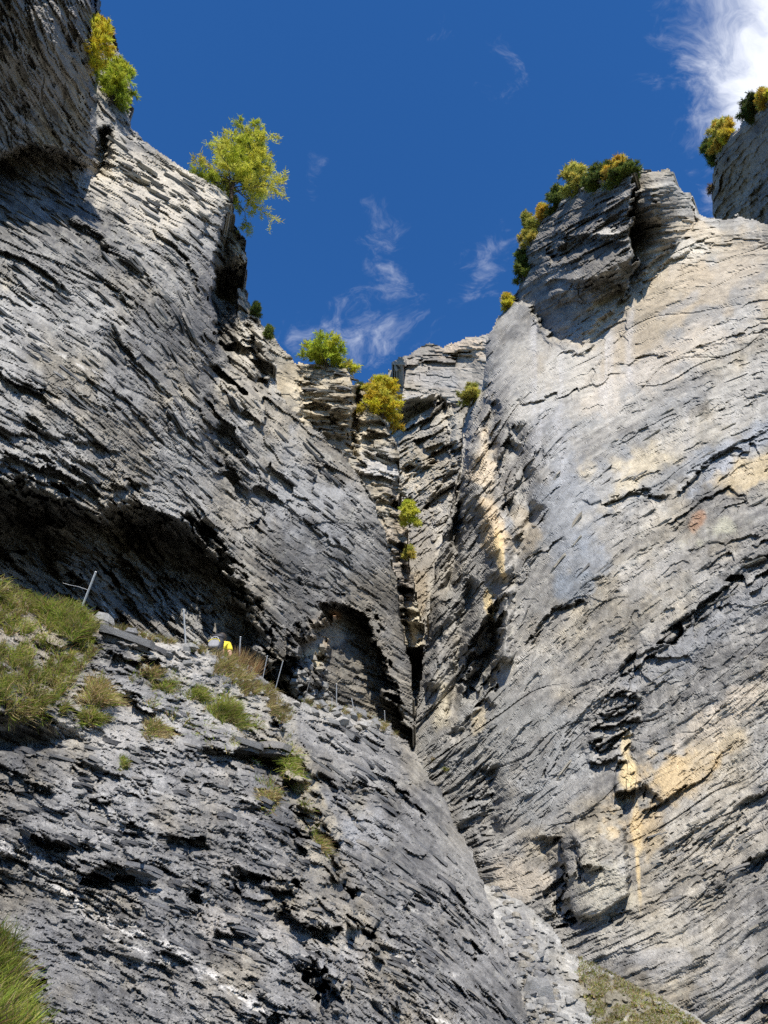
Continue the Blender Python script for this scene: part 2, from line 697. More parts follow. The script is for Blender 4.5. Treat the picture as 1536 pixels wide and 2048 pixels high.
    # paint vocabulary -------------------------------------------------
    def stain(self, T, cx, cy, rx, ry, color, strength, rot=0, ns=.6, seed=0):  # soft patch of colour; the cap's shade is painted with it too
        a = math.radians(rot)
        dx = (self.PX - cx) * math.cos(a) + (self.PY - cy) * math.sin(a)
        dy = -(self.PX - cx) * math.sin(a) + (self.PY - cy) * math.cos(a)
        r = np.sqrt((dx / rx) ** 2 + (dy / ry) ** 2)
        n = fbm(self.PX / 45, self.PY / 45, 7000 + seed + int(cx), 4, .6)
        g = (strength * sst(1.15 + ns * n - r, 0, .7))[..., None]
        return T * (1 - g) + np.asarray(color) * g

    def vein(self, T, line, width, color, strength, seed=0):
        X, Y = self.jit(.8)
        d, s, t = line_dist(X, Y, line)
        n = fbm(self.p / 26, self.q / 8, 8100 + seed, 4, .65)
        n2 = fbm(self.p / 60, self.q / 30, 8150 + seed, 2)
        g = (strength * np.exp(-(d / width) ** 2) * sst(n + .3 * n2, -.15, .35))[..., None]
        return T * (1 - g) + np.asarray(color) * g

    def at(self, px, py):
        j = int(np.clip(round((px - self.x0) / self.step), 0, self.PX.shape[1] - 1))
        i = int(np.clip(round((py - self.y0) / self.step), 0, self.PX.shape[0] - 1))
        return self.V[i, j].copy(), self.N[i, j].copy()


def grey_base(m, dark, light, wts=(1.0, .55), contrast=.3):
    k = .5 + wts[0] * .45 * fbm(m.PX / 210, m.PY / 210, m.seed + 500, 4) + wts[1] * .5 * m.vary
    k = k + .26 * fbm(m.p / 240, m.q / 22, m.seed + 503, 4, .6) + .34 * fbm(m.p / 80, m.q / 6, m.seed + 501, 4, .6) + .2 * fbm(m.PX / 9, m.PY / 9, m.seed + 502, 3, .6)
    k = np.clip(k, 0, 1.25)[..., None]
    T = np.asarray(dark) * (1 - k) + np.asarray(light) * k
    hue = sst(fbm(m.PX / 120, m.PY / 150, m.seed + 510, 4, .6), -.3, .8)[..., None]
    T = T * (1 + hue * np.array([.10, .02, -.13]))
    # rain streaks: darker lines that run straight down
    stn = sst(fbm(m.PX / 13, m.PY / 240, m.seed + 511, 3, .55) + .6 * fbm(m.PX / 150, m.PY / 150, m.seed + 512, 2), .35, 1.0)[..., None]
    lich = sst(fbm(m.PX / 16, m.PY / 16, m.seed + 513, 4, .6), .45, .8)[..., None]
    return T * (1 - .22 * stn) + (np.array([.30, .295, .26]) - T) * .3 * lich


TAN = np.array([.46, .37, .25])
PALE = np.array([.38, .365, .33])
BLUEG = np.array([.25, .27, .29])
OCHRE = np.array([.52, .38, .17])
WHITE = np.array([.58, .56, .52])
RUST = np.array([.36, .19, .10])

# --- far cliff at the head of the gorge
def far_paint(m):
    T = grey_base(m, (.19, .175, .155), (.34, .315, .275))
    T = m.stain(T, 860, 760, 70, 20, (.27, .27, .27), .6)
    return m.stain(T, 930, 700, 50, 22, (.42, .34, .25), .7)


def far_shape(m):
    m.lip([(780, 728), (850, 708), (960, 706)], 2.5, 5, 60)
    m.patch([(780, 718), (808, 712), (812, 735), (785, 745)], [(780, 715, 150), (810, 712, 138), (812, 740, 142), (782, 745, 152)], 4)
    m.lip([(845, 702), (880, 700), (920, 690), (960, 690)], 2, 4, 30)


far = Mass('far_cliff', [(770, 745), (783, 722), (815, 712), (838, 695), (862, 686), (885, 692), (905, 682), (930, 671), (955, 673), (985, 660), (1010, 640), (1060, 640), (1060, 900), (760, 900)],
           [(780, 730, 158), (980, 660, 140), (780, 850, 148), (980, 850, 130), (880, 780, 147), (880, 700, 152)],
           [(880, 700, 3), (880, 790, 6), (800, 760, -8), (960, 760, 8)], seed=11, jag=6, layers=((60, 12, 12), (24, 5, 6)), rough=.25, macro=6,
           edge=[(770, 745), (783, 722), (838, 695), (885, 692), (930, 671), (985, 660)], edge_w=6, edge_amp=2.0, mat=M_LIME, back=40, shape=far_shape, paint=far_paint)

# --- the spur in front of it
def spur_paint(m):
    T = grey_base(m, (.15, .145, .135), (.34, .32, .28))
    T = m.stain(T, 850, 960, 50, 40, (.50, .43, .32), .7)
    T = m.stain(T, 900, 830, 30, 30, (.46, .42, .34), .5)
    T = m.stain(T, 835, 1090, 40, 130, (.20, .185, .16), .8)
    return m.stain(T, 828, 1190, 26, 50, (.27, .22, .15), .6)


def spur_shape(m):
    m.patch([(778, 840), (800, 795), (852, 785), (880, 790), (870, 815), (830, 840), (790, 865)], [(780, 850, 100), (800, 795, 92), (880, 790, 92), (870, 815, 99), (830, 850, 103)], 6)
    m.lip([(800, 868), (850, 830), (890, 800), (925, 818)], 5, 8, 60, fwd=1)
    m.lip([(840, 1010), (870, 975), (910, 970)], 5, 10, 40, fwd=1)
    m.lip([(800, 935), (850, 920), (880, 890), (920, 880)], 3, 8, 40)
    m.groove([(880, 790), (900, 850), (905, 900)], 2.5, 7)


spur = Mass('rock_spur', [(765, 850), (785, 812), (800, 796), (852, 784), (882, 783), (890, 800), (925, 808), (960, 780), (990, 800), (960, 1000), (930, 1150), (880, 1300), (850, 1480), (780, 1480), (770, 1100)],
            [(780, 840, 104), (930, 800, 92), (780, 1000, 94), (930, 1000, 84), (850, 900, 92), (820, 1200, 74), (860, 1200, 71), (840, 1460, 60)],
            [(830, 850, -22), (850, 900, -38), (870, 990, -28), (840, 1100, -48), (840, 1300, -60)], seed=21, jag=6, layers=((70, 16, 16), (30, 7, 9), (13, 3.5, 5)), pits=((50, 16, 14, .3), (24, 8, 8, .3)), rough=.7, macro=14,
            edge=[(765, 850), (785, 812), (852, 784), (890, 800), (925, 808)], edge_w=8, edge_amp=1.6, mat=M_LIME, back=30, shape=spur_shape, paint=spur_paint)

# --- dark overhanging buttress, upper right
def butt_paint(m):
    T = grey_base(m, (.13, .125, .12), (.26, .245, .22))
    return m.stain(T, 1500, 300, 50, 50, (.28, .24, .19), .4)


butt = Mass('rock_buttress', [(1424, 345), (1430, 315), (1445, 288), (1470, 256), (1500, 222), (1536, 203), (1640, 180), (1830, 150), (1830, 540), (1536, 500), (1440, 470), (1424, 410)],
            [(1425, 380, 106), (1430, 300, 97), (1536, 210, 74), (1640, 180, 60), (1536, 330, 88), (1536, 470, 102), (1640, 470, 88), (1470, 330, 96), (1830, 150, 50), (1830, 500, 72)],
            [(1450, 350, -62), (1500, 280, -42), (1536, 400, -35)], seed=31, jag=6, layers=((80, 22, 22), (34, 9, 12), (14, 4, 6)), rough=.5, macro=14,
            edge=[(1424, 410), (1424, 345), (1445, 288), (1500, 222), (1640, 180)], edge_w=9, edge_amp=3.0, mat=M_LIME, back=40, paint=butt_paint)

# --- the tall wall on the right
def right_paint(m):
    T = grey_base(m, (.13, .127, .122), (.315, .303, .277))
    S = m.stain
    for (cx, cy, rx, ry, c, s, r) in [
        (1290, 630, 210, 100, (.36, .30, .215), .75, -35), (1450, 560, 120, 90, (.345, .29, .215), .7, -25), (1150, 700, 120, 60, (.34, .31, .26), .5, -35), (1400, 640, 120, 22, (.22, .22, .215), .7, -32), (1220, 800, 110, 26, (.21, .215, .215), .65, -35), (1340, 830, 130, 24, (.22, .225, .225), .6, -30), (1060, 800, 40, 90, (.22, .22, .215), .6, 0), (1130, 760, 110, 70, PALE, .7, -35), (1040, 690, 50, 60, PALE, .6, 0),
        (1330, 720, 200, 40, (.45, .40, .33), .6, -32), (1480, 820, 60, 110, PALE, .55, 0), (1270, 940, 110, 50, (.46, .40, .29), .75, -20), (1390, 880, 90, 60, PALE, .4, -30),
        (1140, 1010, 90, 130, (.225, .24, .26), .7, 30), (1110, 900, 50, 90, (.245, .255, .27), .5, 10), (1490, 890, 130, 34, (.24, .26, .29), .75, -32), (1170, 1130, 60, 60, (.20, .225, .26), .6, 0), (1330, 960, 110, 22, (.20, .21, .22), .6, -32), (1340, 620, 60, 12, BLUEG, .4, -30),
        (1500, 945, 70, 32, (.48, .38, .22), .6, -12), (1395, 1045, 13, 28, RUST, .5, 20), (1440, 1060, 60, 24, (.38, .37, .28), .6, -25),
        (1150, 1180, 60, 40, (.19, .215, .245), .6, -30), (1300, 1150, 130, 55, (.36, .35, .33), .5, -28), (1000, 1480, 140, 170, (.215, .215, .205), .75, -50),
        (1120, 1560, 60, 130, (.24, .245, .245), .5, 20), (1390, 1290, 150, 40, (.20, .205, .21), .7, -30), (1480, 1200, 90, 50, (.21, .215, .22), .6, -30),
        (1256, 1545, 26, 40, (.56, .455, .255), .95, 8), (1252, 1485, 12, 36, (.52, .43, .27), .8, 4), (1272, 1640, 10, 60, (.54, .42, .23), .85, -6), (1345, 1560, 130, 55, (.45, .345, .20), .95, -35), (1430, 1500, 80, 30, (.42, .34, .22), .6, -38), (1276, 1740, 6, 70, (.50, .39, .22), .8, -4), (1300, 1660, 30, 60, (.42, .33, .20), .6, 10),
        (1460, 1420, 110, 40, (.43, .37, .29), .6, -33), (1420, 1660, 140, 100, (.36, .33, .275), .75, -20), (1200, 1770, 60, 80, (.40, .37, .29), .55, 0), (1040, 1760, 70, 40, (.40, .35, .28), .6, 35),
        (1290, 1860, 150, 60, (.40, .375, .32), .5, 10), (1500, 1960, 130, 60, (.22, .22, .22), .6, -30), (1330, 1920, 110, 40, (.25, .25, .25), .5, 0),
        (962, 940, 28, 60, (.50, .42, .31), .8, 0), (985, 1060, 22, 80, (.47, .37, .24), .8, -10), (1000, 1110, 9, 60, (.55, .42, .22), .8, -8), (978, 1205, 10, 28, (.50, .40, .22), .8, -10),
        (1010, 1000, 25, 80, (.27, .25, .22), .5, 0), (1050, 1060, 26, 45, (.36, .30, .21), .6, 0), (885, 1400, 26, 60, (.38, .34, .25), .7, 0), (955, 1445, 16, 30, (.44, .38, .27), .8, 20),
        (1180, 470, 150, 130, (.125, .117, .105), .9, -20), (1325, 430, 60, 80, (.15, .138, .12), .85, 0), (1200, 470, 44, 10, (.42, .40, .36), .8, -5), (1120, 560, 40, 50, (.27, .26, .24), .6, 0), (1380, 500, 50, 30, (.52, .49, .43), .6, -30), (1420, 470, 80, 28, (.42, .36, .27), .7, 15)]:  # cap block: its shade and lit patches are put into the colour
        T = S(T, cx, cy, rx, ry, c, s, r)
    # pale wash streaks run straight down the face
    for (x, y0, y1, wd, st) in [(1078, 640, 900, 16, .5), (1215, 660, 800, 14, .45), (1265, 600, 760, 9, .35), (1120, 700, 960, 9, .3), (1370, 760, 900, 10, .3), (1455, 780, 930, 10, .3), (1330, 480, 520, 24, .4)]:
        n = fbm(m.PX / 14, m.PY / 160, 600 + x, 3)
        g = np.exp(-((m.PX - x + 8 * vn(m.PY / 60, m.PY * 0, x)) / wd) ** 2) * sst(m.PY, y0 - 30, y0 + 20) * sst(-m.PY, -y1 - 60, -y1 + 20)
        g = (st * g * sst(n, -.6, .5))[..., None]
        T = T * (1 - g) + np.array([.44, .44, .45]) * g
    return T


def right_shape(m):
    # cap block: faces left and leans out, so it stands in its own shade, which right_paint deepens by colour
    m.patch([(1020, 600), (1036, 520), (1050, 440), (1130, 370), (1278, 330), (1284, 420), (1275, 520), (1255, 600), (1165, 700), (1105, 680), (1060, 620)],
            [(1040, 590, 72), (1045, 500, 70.5), (1080, 430, 66.5), (1180, 370, 55), (1275, 340, 49.5), (1270, 450, 51.5), (1260, 590, 55), (1165, 690, 58.8), (1100, 640, 64.5), (1170, 520, 56)], 8, 1.7, 2.2)
    m.lip([(1120, 470), (1180, 468), (1240, 480), (1262, 470)], 2.2, 6, 22, fwd=2.0, fdecay=18)
    m.lip([(1150, 410), (1130, 440), (1110, 520)], 2.2, 10, 30)
    m.lip([(1080, 560), (1130, 540), (1200, 560), (1250, 545)], 2.4, 8, 26, fwd=1.2)
    m.lip([(1090, 500), (1140, 480)], 1.6, 8, 20, fwd=.8)
    m.lip([(1290, 400), (1340, 392), (1380, 400)], 1.2, 6, 16, fwd=.8)
    m.lip([(1290, 440), (1340, 436), (1390, 440)], 1.2, 6, 16, fwd=.8)
    m.lip([(1215, 400), (1190, 450), (1180, 520)], 2.0, 10, 30)
    m.patch([(1268, 335), (1345, 330), (1372, 385), (1402, 430), (1388, 470), (1330, 515), (1285, 555), (1262, 560)],
            [(1270, 345, 56), (1300, 345, 50.5), (1345, 335, 54.5), (1375, 385, 58.5), (1405, 430, 59), (1300, 420, 51), (1275, 480, 58), (1300, 530, 55), (1392, 475, 58), (1340, 500, 55), (1340, 420, 53)], 8, 1.7, 2.2)
    m.lip([(1262, 600), (1290, 556), (1340, 516), (1395, 470), (1450, 452)], .8, 8, 20)
    m.lip([(1060, 622), (1105, 690), (1165, 712), (1262, 606)], .9, 8, 20)
    # long cracks that climb to the right
    m.lip([(1010, 810), (1100, 800), (1200, 755), (1290, 705), (1350, 690)], .7, 5, 14)
    m.lip([(1150, 1010), (1290, 985), (1340, 990)], 1.6, 7, 16)
    m.lip([(1335, 1000), (1400, 930), (1460, 895), (1560, 850)], 1.6, 7, 18)
    m.lip([(1330, 1065), (1400, 1000), (1470, 970), (1500, 1010)], .9, 5, 14)
    m.lip([(1380, 1110), (1480, 1080), (1620, 1040)], .7, 6, 16)
    m.lip([(1320, 1265), (1440, 1190), (1480, 1130), (1620, 1070)], 2.2, 8, 26)
    m.lip([(1470, 1170), (1500, 1120), (1620, 1065)], 1.2, 8, 18)
    m.lip([(1215, 1360), (1250, 1320), (1300, 1300), (1420, 1220)], 1.8, 9, 22)
    m.lip([(1080, 1560), (1150, 1450), (1210, 1370), (1235, 1340)], .9, 5, 12)
    m.lip([(1050, 1300), (1110, 1220), (1170, 1175)], 1.3, 7, 18)
    m.lip([(1000, 1200), (1060, 1120), (1120, 1060)], .9, 6, 16)
    m.lip([(1480, 800), (1530, 770), (1620, 730)], 1.2, 8, 18)
    m.lip([(1370, 700), (1440, 670), (1620, 610)], .8, 7, 18)
    m.lip([(1440, 1640), (1500, 1590), (1620, 1500)], 1.1, 8, 22)
    m.lip([(1480, 1740), (1540, 1690), (1620, 1640)], 1.2, 8, 22)
    m.lip([(1270, 1645), (1330, 1600), (1400, 1550), (1470, 1470)], .7, 5, 12)
    m.lip([(1470, 2040), (1520, 2000), (1620, 1980)], 1.0, 8, 22)
    # stacked little ledges above the ochre spot
    for (x, y, a) in [(1245, 1390, 1.0), (1240, 1420, .8), (1235, 1448, 1.0), (1225, 1480, 1.2), (1215, 1515, 1.0)]:
        m.lip([(x - 45, y + 14), (x, y), (x + 40, y - 14)], a, 5, 14, fwd=.5, fdecay=20)
    # ochre knob with its shaded underside
    m.lip([(1228, 1585), (1262, 1580), (1290, 1555)], 1.8, 6, 26, fwd=1.0, fdecay=40)
    # the block low down, shaded on its left flank
    m.patch([(1088, 1700), (1130, 1650), (1200, 1630), (1255, 1650), (1262, 1790), (1200, 1830), (1150, 1845), (1110, 1810)],
            [(1090, 1700, 33.2), (1095, 1800, 32.6), (1135, 1680, 30.3), (1140, 1800, 29.6), (1200, 1640, 29.9), (1255, 1660, 29.4), (1258, 1790, 27.9), (1190, 1835, 28.3), (1150, 1842, 29.2)], 9, .8, .7)
    m.lip([(1085, 1790), (1130, 1838), (1200, 1848), (1262, 1812)], .5, 9, 22)
    m.lip([(1150, 1720), (1180, 1732), (1200, 1720)], 1.1, 7, 16, fwd=.3)
    m.lip([(1118, 1665), (1126, 1720), (1138, 1790), (1158, 1842)], 2.4, 6, 26, k=.8, ends=.06)
    m.lip([(1150, 1668), (1156, 1720), (1176, 1765)], .9, 5, 10, k=.8)
    # ribs and clefts where the wall turns into the cleft
    m.groove([(938, 800), (930, 870), (928, 930), (920, 1000), (915, 1060), (908, 1120), (893, 1200)], 5.0, 12)
    m.blob(918, 1055, 12, 42, 4.0, 8)
    m.groove([(957, 880), (950, 950), (975, 1030), (998, 1100), (1012, 1165)], -3.0, 22)
    m.lip([(1000, 870), (985, 930), (1000, 985), (1015, 1040)][::-1], 3.0, 9, 30)
    m.groove([(990, 800), (978, 860), (985, 930)], 3.0, 12)
    m.groove([(968, 760), (955, 840), (945, 900)], 2.0, 10)
    m.blob(966, 1318, 30, 84, 3.4, 14, 2.6, 1.4)
    m.groove([(1000, 1190), (990, 1260), (950, 1380)], 2.5, 16, k=2.0)
    m.groove([(905, 1440), (915, 1330), (925, 1230), (945, 1150)], 3.0, 13)
    m.groove([(885, 1180), (870, 1280), (860, 1380)], -2.2, 16)
    m.groove([(1016, 1170), (1012, 1260), (1008, 1330)], -2.6, 11)
    m.groove([(1030, 840), (1045, 950), (1060, 1060)], 2.0, 20)
    m.groove([(1080, 1000), (1035, 1120), (1022, 1180)], 1.8, 14)
    m.groove([(900, 1480), (930, 1460), (985, 1400)], 1.8, 12)
    m.lip([(935, 1590), (965, 1600), (990, 1585)], 1.4, 6, 16)
    m.groove([(975, 1530), (985, 1600), (980, 1680)], 1.2, 18)
    # smoother faces
    for (cx, cy, rx, ry, v, r) in [(1280, 660, 200, 90, .42, -33), (1130, 1040, 60, 110, .45, 20), (1430, 1050, 110, 60, .4, -30), (1340, 1570, 130, 45, .4, -35), (1080, 760, 60, 90, .5, 0), (1200, 1780, 60, 70, .55, 0)]:
        m.flat(cx, cy, rx, ry, v, r)
    m.amp *= .8
    m.amp *= 1 + 1.1 * sst(-m.PX, -1010, -960) + .4 * np.exp(-(((m.PX - 1230) / 60) ** 2 + ((m.PY - 1420) / 120) ** 2))
    m.amp *= 1 + 1.0 * np.exp(-(((m.PX - 1430) / 120) ** 2 + ((m.PY - 1700) / 110) ** 2))


right = Mass('gorge_wall', [(815, 1485), (835, 1400), (850, 1290), (862, 1190), (880, 1090), (905, 1010), (922, 920), (925, 850), (940, 796), (960, 780), (968, 720), (972, 675), (988, 640), (1012, 608), (1038, 578),
                            (1044, 540), (1040, 500), (1054, 450), (1080, 425), (1140, 385), (1180, 366), (1230, 352), (1280, 346), (1300, 340), (1340, 342), (1362, 368), (1385, 402), (1402, 426), (1440, 434), (1480, 430), (1540, 458), (1640, 480), (1830, 500),
                            (1830, 2300), (1300, 2300), (950, 1900), (815, 1560)],
             [(1830, 2300, 19.5), (1830, 1400, 25), (1830, 500, 39), (1640, 2300, 23), (1640, 2120, 24), (1640, 1500, 28), (1640, 1000, 33), (1640, 600, 42), (1640, 480, 45.5), (1100, 1850, 30.5), (1250, 1980, 26.5), (1400, 1800, 27.5), (980, 1770, 35), (900, 1620, 41), (830, 1470, 50), (850, 1300, 55), (1000, 1450, 41),
              (1200, 1400, 36), (1400, 1300, 33), (1000, 1200, 47.5), (900, 1100, 58), (930, 900, 64), (1100, 1000, 47), (1250, 900, 46), (1400, 800, 44), (1000, 800, 61), (980, 660, 72), (1040, 580, 71), (1100, 700, 60), (1250, 700, 54.5),
              (1400, 600, 51), (1300, 520, 56), (1440, 440, 55.5), (1536, 470, 50), (1300, 350, 60)],
             [(1540, 500, 5), (1300, 700, -34), (1450, 650, -29), (1100, 750, -34), (1250, 600, -36), (1030, 900, -74), (1000, 1200, -80), (960, 900, -72), (1100, 1050, -56), (1200, 950, -38), (1400, 1000, -34), (1500, 1050, -28), (1450, 1200, -27), (1200, 1300, -42),
              (1100, 1250, -50), (1000, 1500, -60), (1100, 1500, -55), (1250, 1250, -36), (1400, 1500, -33), (1200, 1700, -4), (1150, 1750, -6), (1250, 1450, -14), (1300, 1900, -10), (1400, 1700, -28), (1500, 1900, -31), (1050, 1680, -38), (1020, 1790, 30), (1100, 440, -25),
              (1200, 420, -28), (1250, 420, -20), (1330, 400, 8), (1400, 450, 12), (1450, 460, 14), (1450, 560, -22), (880, 1300, -78), (860, 1400, -84), (1010, 650, -60)],
             seed=41, jag=7, layers=((360, 74, 13), (190, 30, 8), (84, 13, 5.5), (38, 6.5, 3.6), (15, 3.2, 2.2)), pits=((80, 16, 8, .56), (34, 8, 5, .48)), cracks=((520, 90, 10, 2.4, .4), (260, 44, 6, 1.8, .3)), bands=15, rough=.36, macro=9,
             edge=[(925, 850), (960, 780), (972, 675), (1012, 608), (1040, 540), (1054, 450), (1140, 385), (1280, 346), (1340, 342), (1402, 426), (1480, 430), (1640, 480)], edge_w=9, edge_amp=1.8,
             mat=M_LIME, back=30, shape=right_shape, paint=right_paint)

# --- bedded tower of pale blocks between the left wall and the cleft
def tower_paint(m):
    T = grey_base(m, (.16, .148, .125), (.38, .345, .28))
    T = m.stain(T, 620, 800, 50, 60, (.50, .43, .31), .6)
    T = m.stain(T, 720, 870, 22, 50, (.52, .46, .35), .7)
    T = m.stain(T, 660, 870, 50, 36, (.22, .205, .175), .6)
    T = m.stain(T, 765, 930, 45, 35, (.42, .43, .45), .5)
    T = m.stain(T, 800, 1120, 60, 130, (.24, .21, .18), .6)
    return m.stain(T, 828, 1270, 20, 45, (.52, .46, .33), .8)


def tower_shape(m):
    m.patch([(592, 720), (706, 725), (712, 800), (704, 900), (690, 930), (640, 880), (600, 830)],
            [(595, 725, 56), (706, 728, 55), (595, 810, 55), (640, 870, 56), (704, 790, 53.5), (706, 900, 55.5), (650, 770, 54.5)], 7, 1.0, 1.2)
    for (y, a) in [(765, 1.0), (788, 1.3), (806, 1.6), (838, 1.3), (862, 1.0)]:
        m.lip([(596, y - 6), (640, y - 2), (680, y + 8), (708, y + 4)], a, 5, 14, fwd=.7, fdecay=14)
    m.lip([(590, 815), (640, 812), (690, 836)], 1.6, 5, 36)
    m.groove([(712, 770), (712, 840), (706, 920)], 3.0, 8)
    for (x, y, a, L) in [(745, 838, 1.2, 34), (752, 872, 1.6, 30), (770, 920, 2.2, 40), (785, 1000, 2.6, 30), (800, 1090, 2.8, 34), (810, 1170, 2.6, 30), (830, 1215, 1.2, 24), (832, 1245, 1.4, 24), (835, 1300, 2.4, 24)]:
        m.lip([(x - L, y - 10), (x, y), (x + L, y + 6)], a, 6, 26, fwd=.8, fdecay=18)
    m.groove([(800, 930), (796, 1010), (803, 1100), (808, 1200), (826, 1400)], 3.5, 13)
    m.patch([(800, 1290), (850, 1290), (848, 1480), (800, 1480)], [(800, 1290, 63), (850, 1290, 63), (850, 1480, 58), (800, 1480, 58)], 12)


tower = Mass('bedded_tower', [(480, 560), (500, 602), (530, 652), (562, 695), (590, 722), (640, 730), (700, 738), (708, 768), (735, 774), (752, 815), (775, 850), (792, 872), (800, 930), (806, 1000), (814, 1080), (822, 1150), (842, 1215), (854, 1275), (846, 1340), (835, 1420), (825, 1500), (600, 1500), (470, 900)],
              [(500, 600, 51), (590, 720, 56), (540, 800, 50), (700, 740, 57), (720, 850, 57.5), (770, 870, 58), (800, 1000, 58), (820, 1200, 57), (850, 1280, 57), (830, 1480, 55), (700, 1000, 55), (600, 900, 52)],
              [(650, 800, 8), (620, 740, 4), (760, 870, 20), (790, 960, 14), (520, 660, 30), (560, 740, 40), (830, 1250, 3), (800, 1100, 8)], seed=51, jag=7,
              layers=((80, 19, 17), (40, 9, 10), (16, 4.5, 5.5)), rough=.45, macro=10,
              edge=[(480, 560), (530, 652), (590, 722), (700, 738), (735, 774), (792, 872), (814, 1080)], edge_w=8, edge_amp=1.6, mat=M_LIME, back=25, shape=tower_shape, paint=tower_paint)

# --- the big slate wall on the left
def left_paint(m):
    T = grey_base(m, (.08, .079, .077), (.25, .244, .23))
    S = m.stain
    for (cx, cy, rx, ry, c, s, r) in [
        (330, 390, 130, 90, (.45, .41, .34), .8, 25), (150, 330, 120, 40, (.36, .33, .29), .6, 20), (60, 90, 130, 120, (.24, .22, .195), .7, 0), (225, 320, 40, 60, (.46, .42, .34), .6, 0), (60, 320, 100, 26, (.42, .37, .30), .6, 10),
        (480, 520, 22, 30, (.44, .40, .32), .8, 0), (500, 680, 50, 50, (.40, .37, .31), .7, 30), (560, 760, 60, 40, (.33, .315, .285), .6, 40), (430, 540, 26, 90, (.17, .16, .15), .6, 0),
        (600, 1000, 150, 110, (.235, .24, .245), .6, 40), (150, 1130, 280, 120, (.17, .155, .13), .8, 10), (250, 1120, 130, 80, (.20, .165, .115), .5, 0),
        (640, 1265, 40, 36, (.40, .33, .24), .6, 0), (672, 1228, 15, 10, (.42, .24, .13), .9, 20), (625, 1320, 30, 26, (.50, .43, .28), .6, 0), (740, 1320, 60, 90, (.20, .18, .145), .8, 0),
        (420, 980, 40, 30, (.22, .205, .175), .5, 0), (412, 640, 26, 160, (.10, .098, .095), .6, -3), (425, 880, 22, 130, (.11, .108, .104), .5, -12)]:  # last two entries: narrow darker bands along the fold
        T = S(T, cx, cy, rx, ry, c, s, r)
    T = m.vein(T, [(60, 660), (120, 705), (210, 760)], 4, WHITE, .5)
    T = m.vein(T, [(150, 1130), (170, 1160)], 3, WHITE, .6)
    T = m.vein(T, [(195, 1170), (215, 1215), (235, 1240)], 3, WHITE, .6)
    return T


